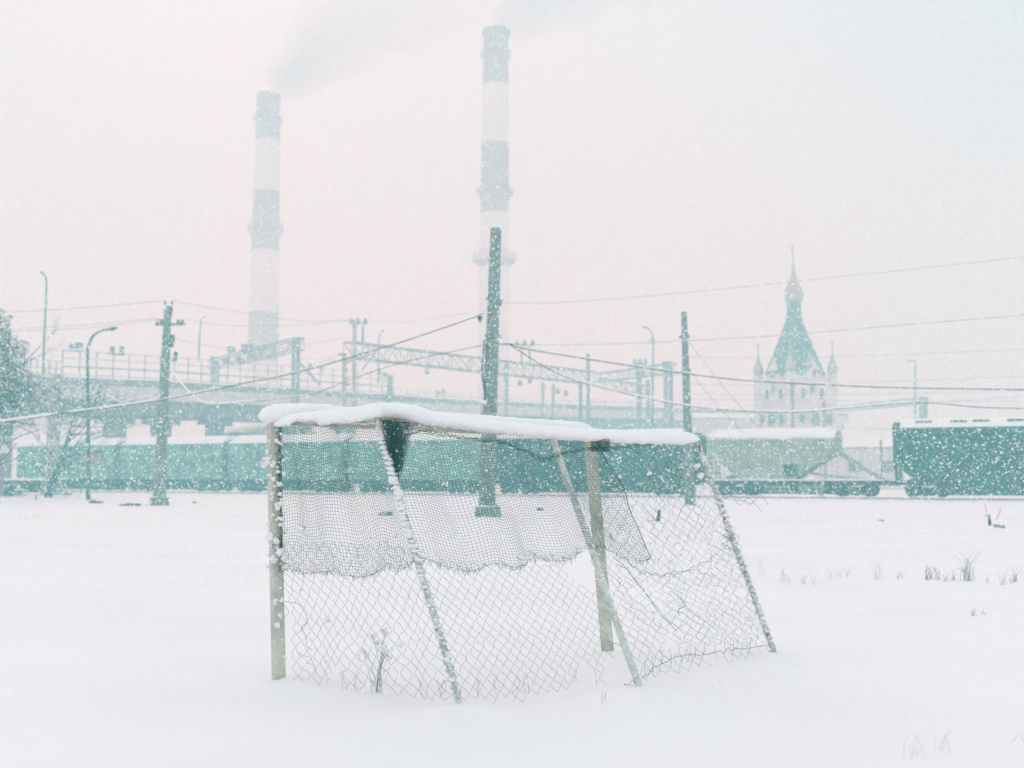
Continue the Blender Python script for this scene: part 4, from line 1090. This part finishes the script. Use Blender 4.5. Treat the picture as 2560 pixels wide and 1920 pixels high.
for sx in (-1, 1):
    for sy in (-1, 1):
        x, y = sx*hw*.98, sy*hw*.98
        LB().lathe((x, y, 0), [(12.5*kc, 0), (12.5*kc, zc(945)), (14*kc, zc(943)), (14*kc, zc(940)), (8*kc, zc(938)), (8*kc, zc(928))], 12).build('turret', M['wall'], ch)
        onion(x, y, zc(936), 13*kc, 70*kc)
for a in range(4):                                    # ogee gables and windows on each side
    R = Matrix.Rotation(math.pi/2*a, 3, 'Z')
    g_ = LB(); pr = [(-1, 0), (-.95, .35), (-.6, .75), (-.2, 1.0), (0, 1.45), (.2, 1.0), (.6, .75), (.95, .35), (1, 0)]
    gw, gh = 27*kc, 34*kc; zb = zc(945)
    for yy in (-hw*1.04, -hw*.72):
        for x, z in pr: g_.v.append(R @ V((x*gw, yy, zb+z*gh)))
    n = len(pr); g_.f += [tuple(range(n)), tuple(reversed(range(n, 2*n)))]
    for i in range(n-1): g_.f.append((i, n+i, n+i+1, i+1))
    g_.build('gable', M['wall'], ch)
    for (x, yb, w, h) in ((-.42, 1000, 12, 26), (.42, 1000, 12, 26), (0, 985, 15, 26), (0, 945, 12, 18), (-.62, 1064, 13, 26), (.0, 1066, 17, 34), (.62, 1064, 13, 26)):
        yy = -hw*1.005 if yb < 1020 else -hw*1.18
        if yb == 945: yy = -hw*1.045
        wv = LB(); z0 = zc(yb); ww, h2 = w*kc/2, h*kc; P = [(-ww, 0), (ww, 0), (ww, h2*.6), (ww*.7, h2*.88), (0, h2), (-ww*.7, h2*.88), (-ww, h2*.6)]
        for y_ in (yy-.10, yy+.3):
            for px_, pz_ in P: wv.v.append(R @ V((x*hw+px_, y_, z0+pz_)))
        n = len(P); wv.f += [tuple(range(n)), tuple(reversed(range(n, 2*n)))]
        for i in range(n): wv.f.append((i, (i+1) % n, n+(i+1) % n, n+i)[::-1])
        wv.build('window', M['glass'], ch)
small = LB(); small.lathe((-hw*.2, -hw*1.1, 0), [(9*kc, zc(950)), (9*kc, zc(930)), (10*kc, zc(928))], 10); small.build('turret', M['wall'], ch)
onion(-hw*.2, -hw*1.1, zc(928), 10*kc, 30*kc)

# ------------------------------------------------------------------ trees at the left edge
def tree(label, base, h, lean, seed, crown_pts, nclump, barelen=1.0, depth=4):
    random.seed(seed); t = thing('snowy_tree', label, 'tree', base)
    br = MB(); tips = []
    def grow(p, d, L, r, lev):
        n = 4; P = [p]
        for i in range(n):
            d = (d + V((random.uniform(-.22, .22), random.uniform(-.22, .22), random.uniform(-.12, .12)))).normalized(); P.append(P[-1]+d*L/n)
        br.tube(P, [r*(1-.5*i/n) for i in range(n+1)], 5 if lev > 2 else 3, False)
        if lev <= 0: tips.append(P[-1]); return
        for i in range(random.choice((2, 3, 3))):
            q = P[random.randint(2, n)]; nd = (d + V((random.uniform(-.9, .9), random.uniform(-.7, .7), random.uniform(-.35, .45)))).normalized()
            grow(q, nd, L*random.uniform(.55, .8), r*.5, lev-1)
    tr = MB(); P = [base+V((0, 0, -.2)), base+V((lean*.3, 0, h*.25)), base+V((lean*.6, 0, h*.5)), base+V((lean, 0, h*.95))]
    Q = crom(P, 5); tr.tube(Q, [.30*(1-.85*i/len(Q)) for i in range(len(Q))], 9); tr.build('trunk', M['bark'], t, True)
    for i in range(26):
        q = Q[random.randint(3, len(Q)-2)]; a = random.uniform(-.4, 1.0)
        grow(q, V((random.uniform(-.6, 1.3), random.uniform(-.8, .8), random.uniform(-.1, .7))).normalized(), random.uniform(1.2, 2.6)*barelen, .05, depth-1)
    br.build('branch', M['bark'], t)
    if crown_pts:
        cr = MB(); sn = MB()
        for (x, y, rx, ry) in crown_pts:
            C = W(x, y, base.y); k = base.y/F
            for i in range(int(nclump*rx*ry/2000)):
                a, rr = random.uniform(0, 2*math.pi), math.sqrt(random.random())
                p = C + V((math.cos(a)*rr*rx*k, random.uniform(-1, 1)*rx*k*.9*math.sqrt(max(0, 1-rr*rr)), math.sin(a)*rr*ry*k))
                d = V((random.uniform(-1, 1), random.uniform(-1, 1), random.uniform(-.6, .3))).normalized()*random.uniform(.08, .2)
                s = d.cross(V((0, 0, 1))).normalized()*random.uniform(.02, .05)
                for q in range(3):
                    e = V((random.uniform(-.08, .08), random.uniform(-.08, .08), random.uniform(-.08, .08))); kk = len(cr.v)
                    cr.v += [p+e-s, p+e+s, p+e+d+s*.3+V((0, 0, .01)), p+e+d*1.1-s*.3]; cr.f.append((kk, kk+1, kk+2, kk+3))
                if random.random() < .22: sn.blob(p+V((0, 0, .05)), (random.uniform(.04, .11), .08, .035), i, 6, 4, .3)
        cr.build('crown', M['leaf'], t); sn.build('snow_patch', M['snow'], t, True)
    return t
tree('snow-crusted dense tree leaning in at the left edge', V((-31.5, 70, 0)), 11, 1.0, 8,
     [(-20, 830, 40, 70), (10, 850, 32, 26), (-30, 940, 70, 90), (30, 900, 35, 26), (50, 870, 22, 22), (0, 960, 90, 55), (20, 800, 10, 14), (70, 985, 55, 30), (-10, 1030, 70, 35)], 700, 1.0)
tree('bare twiggy tree spreading behind the thick cable at left', V((-33.5, 84, 0)), 6.5, 1.8, 19,
     [(110, 990, 75, 40), (190, 980, 80, 35), (260, 1000, 45, 22), (60, 1020, 60, 40), (150, 1030, 60, 30)], 420, 1.5)
rubble(14, 1240, 80, 34, 'low brushy frosted mound at the foot of the left trees', 44, 14, 'leaf')

# ------------------------------------------------------------------ smoke, falling snow, haze
def volume_mat(name, dens, col, absorb=(0, 0, 0), aniso=0.0):
    m = bpy.data.materials.new(name); m.use_nodes = True; n, l = m.node_tree.nodes, m.node_tree.links
    n.remove(n['Principled BSDF']); v = n.new('ShaderNodeVolumePrincipled')
    v.inputs['Color'].default_value = tuple(col)+(1,); v.inputs['Density'].default_value = dens
    v.inputs['Absorption Color'].default_value = tuple(absorb)+(1,); v.inputs['Anisotropy'].default_value = aniso
    l.new(v.outputs[0], n['Material Output'].inputs['Volume'])
    return m
def plume(label, p0, p1, D, r0, r1, dens, seed):
    A, B = W(p0[0], p0[1], D), W(p1[0], p1[1], D); L = (B-A).length; d = (B-A).normalized()
    a_ = d.cross(V((0, 1, 0))).normalized(); b_ = V((0, 1, 0)); NS, NR = 40, 32; top = None; NSH = 7
    m = volume_mat('smoke', dens/NSH, (.74, .74, .77))
    for sh in range(NSH):
        mb = MB(); q0 = 1.06-.13*sh
        for i in range(NS+1):
            a = lerp(.0+.008*sh, 1, i/NS); R = (r0+(r1-r0)*a**.85)*q0
            c = lerp(A, B, a) + V((0, 0, 1))*(6*a*nz(a*3, seed))
            for j in range(NR):
                t = 2*math.pi*j/NR
                q = 1+.34*noise.noise(V((math.cos(t)*1.2+sh*.25, math.sin(t)*1.2+seed, a*6+sh*.3)))+.14*noise.noise(V((math.cos(t)*3, math.sin(t)*3+seed+sh, a*15)))
                mb.v.append(c+(a_*math.cos(t)+b_*math.sin(t))*R*q)
        for i in range(NS):
            for j in range(NR):
                j2 = (j+1) % NR; mb.f.append((i*NR+j, i*NR+j2, (i+1)*NR+j2, (i+1)*NR+j))
        mb.f.append(tuple(range(NR))[::-1]); mb.f.append(tuple(NS*NR+j for j in range(NR)))
        o = mb.build('smoke_plume' if sh == 0 else 'smoke_core', m, top, True)
        if sh == 0: top = tag(o, label, 'smoke', 'smoke blowing from the chimneys', 'stuff')
plume('grey smoke drifting right from the shorter left chimney', (684, 226), (1130, -180), 330, 4, 24, .0040, 3.0)
plume('grey smoke drifting right from the taller right chimney', (1246, 66), (1560, -110), 300, 4, 13, .0036, 9.0)

random.seed(77)
fl = MB()
def flake(p, r):
    k = len(fl.v); a = random.uniform(0, 6.28); b = random.uniform(.55, 1)
    c_, s_ = math.cos(a)*r, math.sin(a)*r; t = random.uniform(-.5, .5)*r
    fl.v.extend([(p[0]+c_, p[1]+s_, p[2]+t), (p[0]-s_*b, p[1]+c_*b, p[2]), (p[0]-c_, p[1]-s_, p[2]-t), (p[0]+s_*b, p[1]-c_*b, p[2]), (p[0]+t, p[1], p[2]+r*b), (p[0]-t, p[1], p[2]-r*.8)])
    fl.f.extend([(k, k+1, k+4), (k+1, k+2, k+4), (k+2, k+3, k+4), (k+3, k, k+4), (k+1, k, k+5), (k+2, k+1, k+5), (k+3, k+2, k+5), (k, k+3, k+5)])
N = 0
while N < 160000:
    D = 4 + 41*random.random()**.75
    x = random.uniform(-.50, .50)*D + random.uniform(-1, 1)*.8; z = HC + random.uniform(-.32, .50)*D
    if z < .05 or z > 24: continue
    r = D/F*random.choice((.8, .9, 1.0, 1.0, 1.2, 1.3, 1.5, 1.8, 2.3, 3.0))*random.uniform(.85, 1.15)
    r = max(.0035, min(r, .026))
    flake((x, D, z), r); N += 1
for i in range(260):
    D = random.uniform(1.8, 6); flake((random.uniform(-.5, .5)*D, D, max(.1, HC+random.uniform(-.3, .5)*D)), random.uniform(.003, .006))
tag(fl.build('falling_snow', M['flake']), 'white snowflakes falling everywhere between camera and train', 'snowfall', None, 'stuff')

hz = MB().box((0, 290, 82), (1500, 730, 166)).build('haze', volume_mat('haze_air', HAZE_DENSITY, (.42, .96, 1.0), (1, 1, 1), .0))
tag(hz, 'pale snowy haze filling the air over the whole field', 'haze', None, 'stuff')
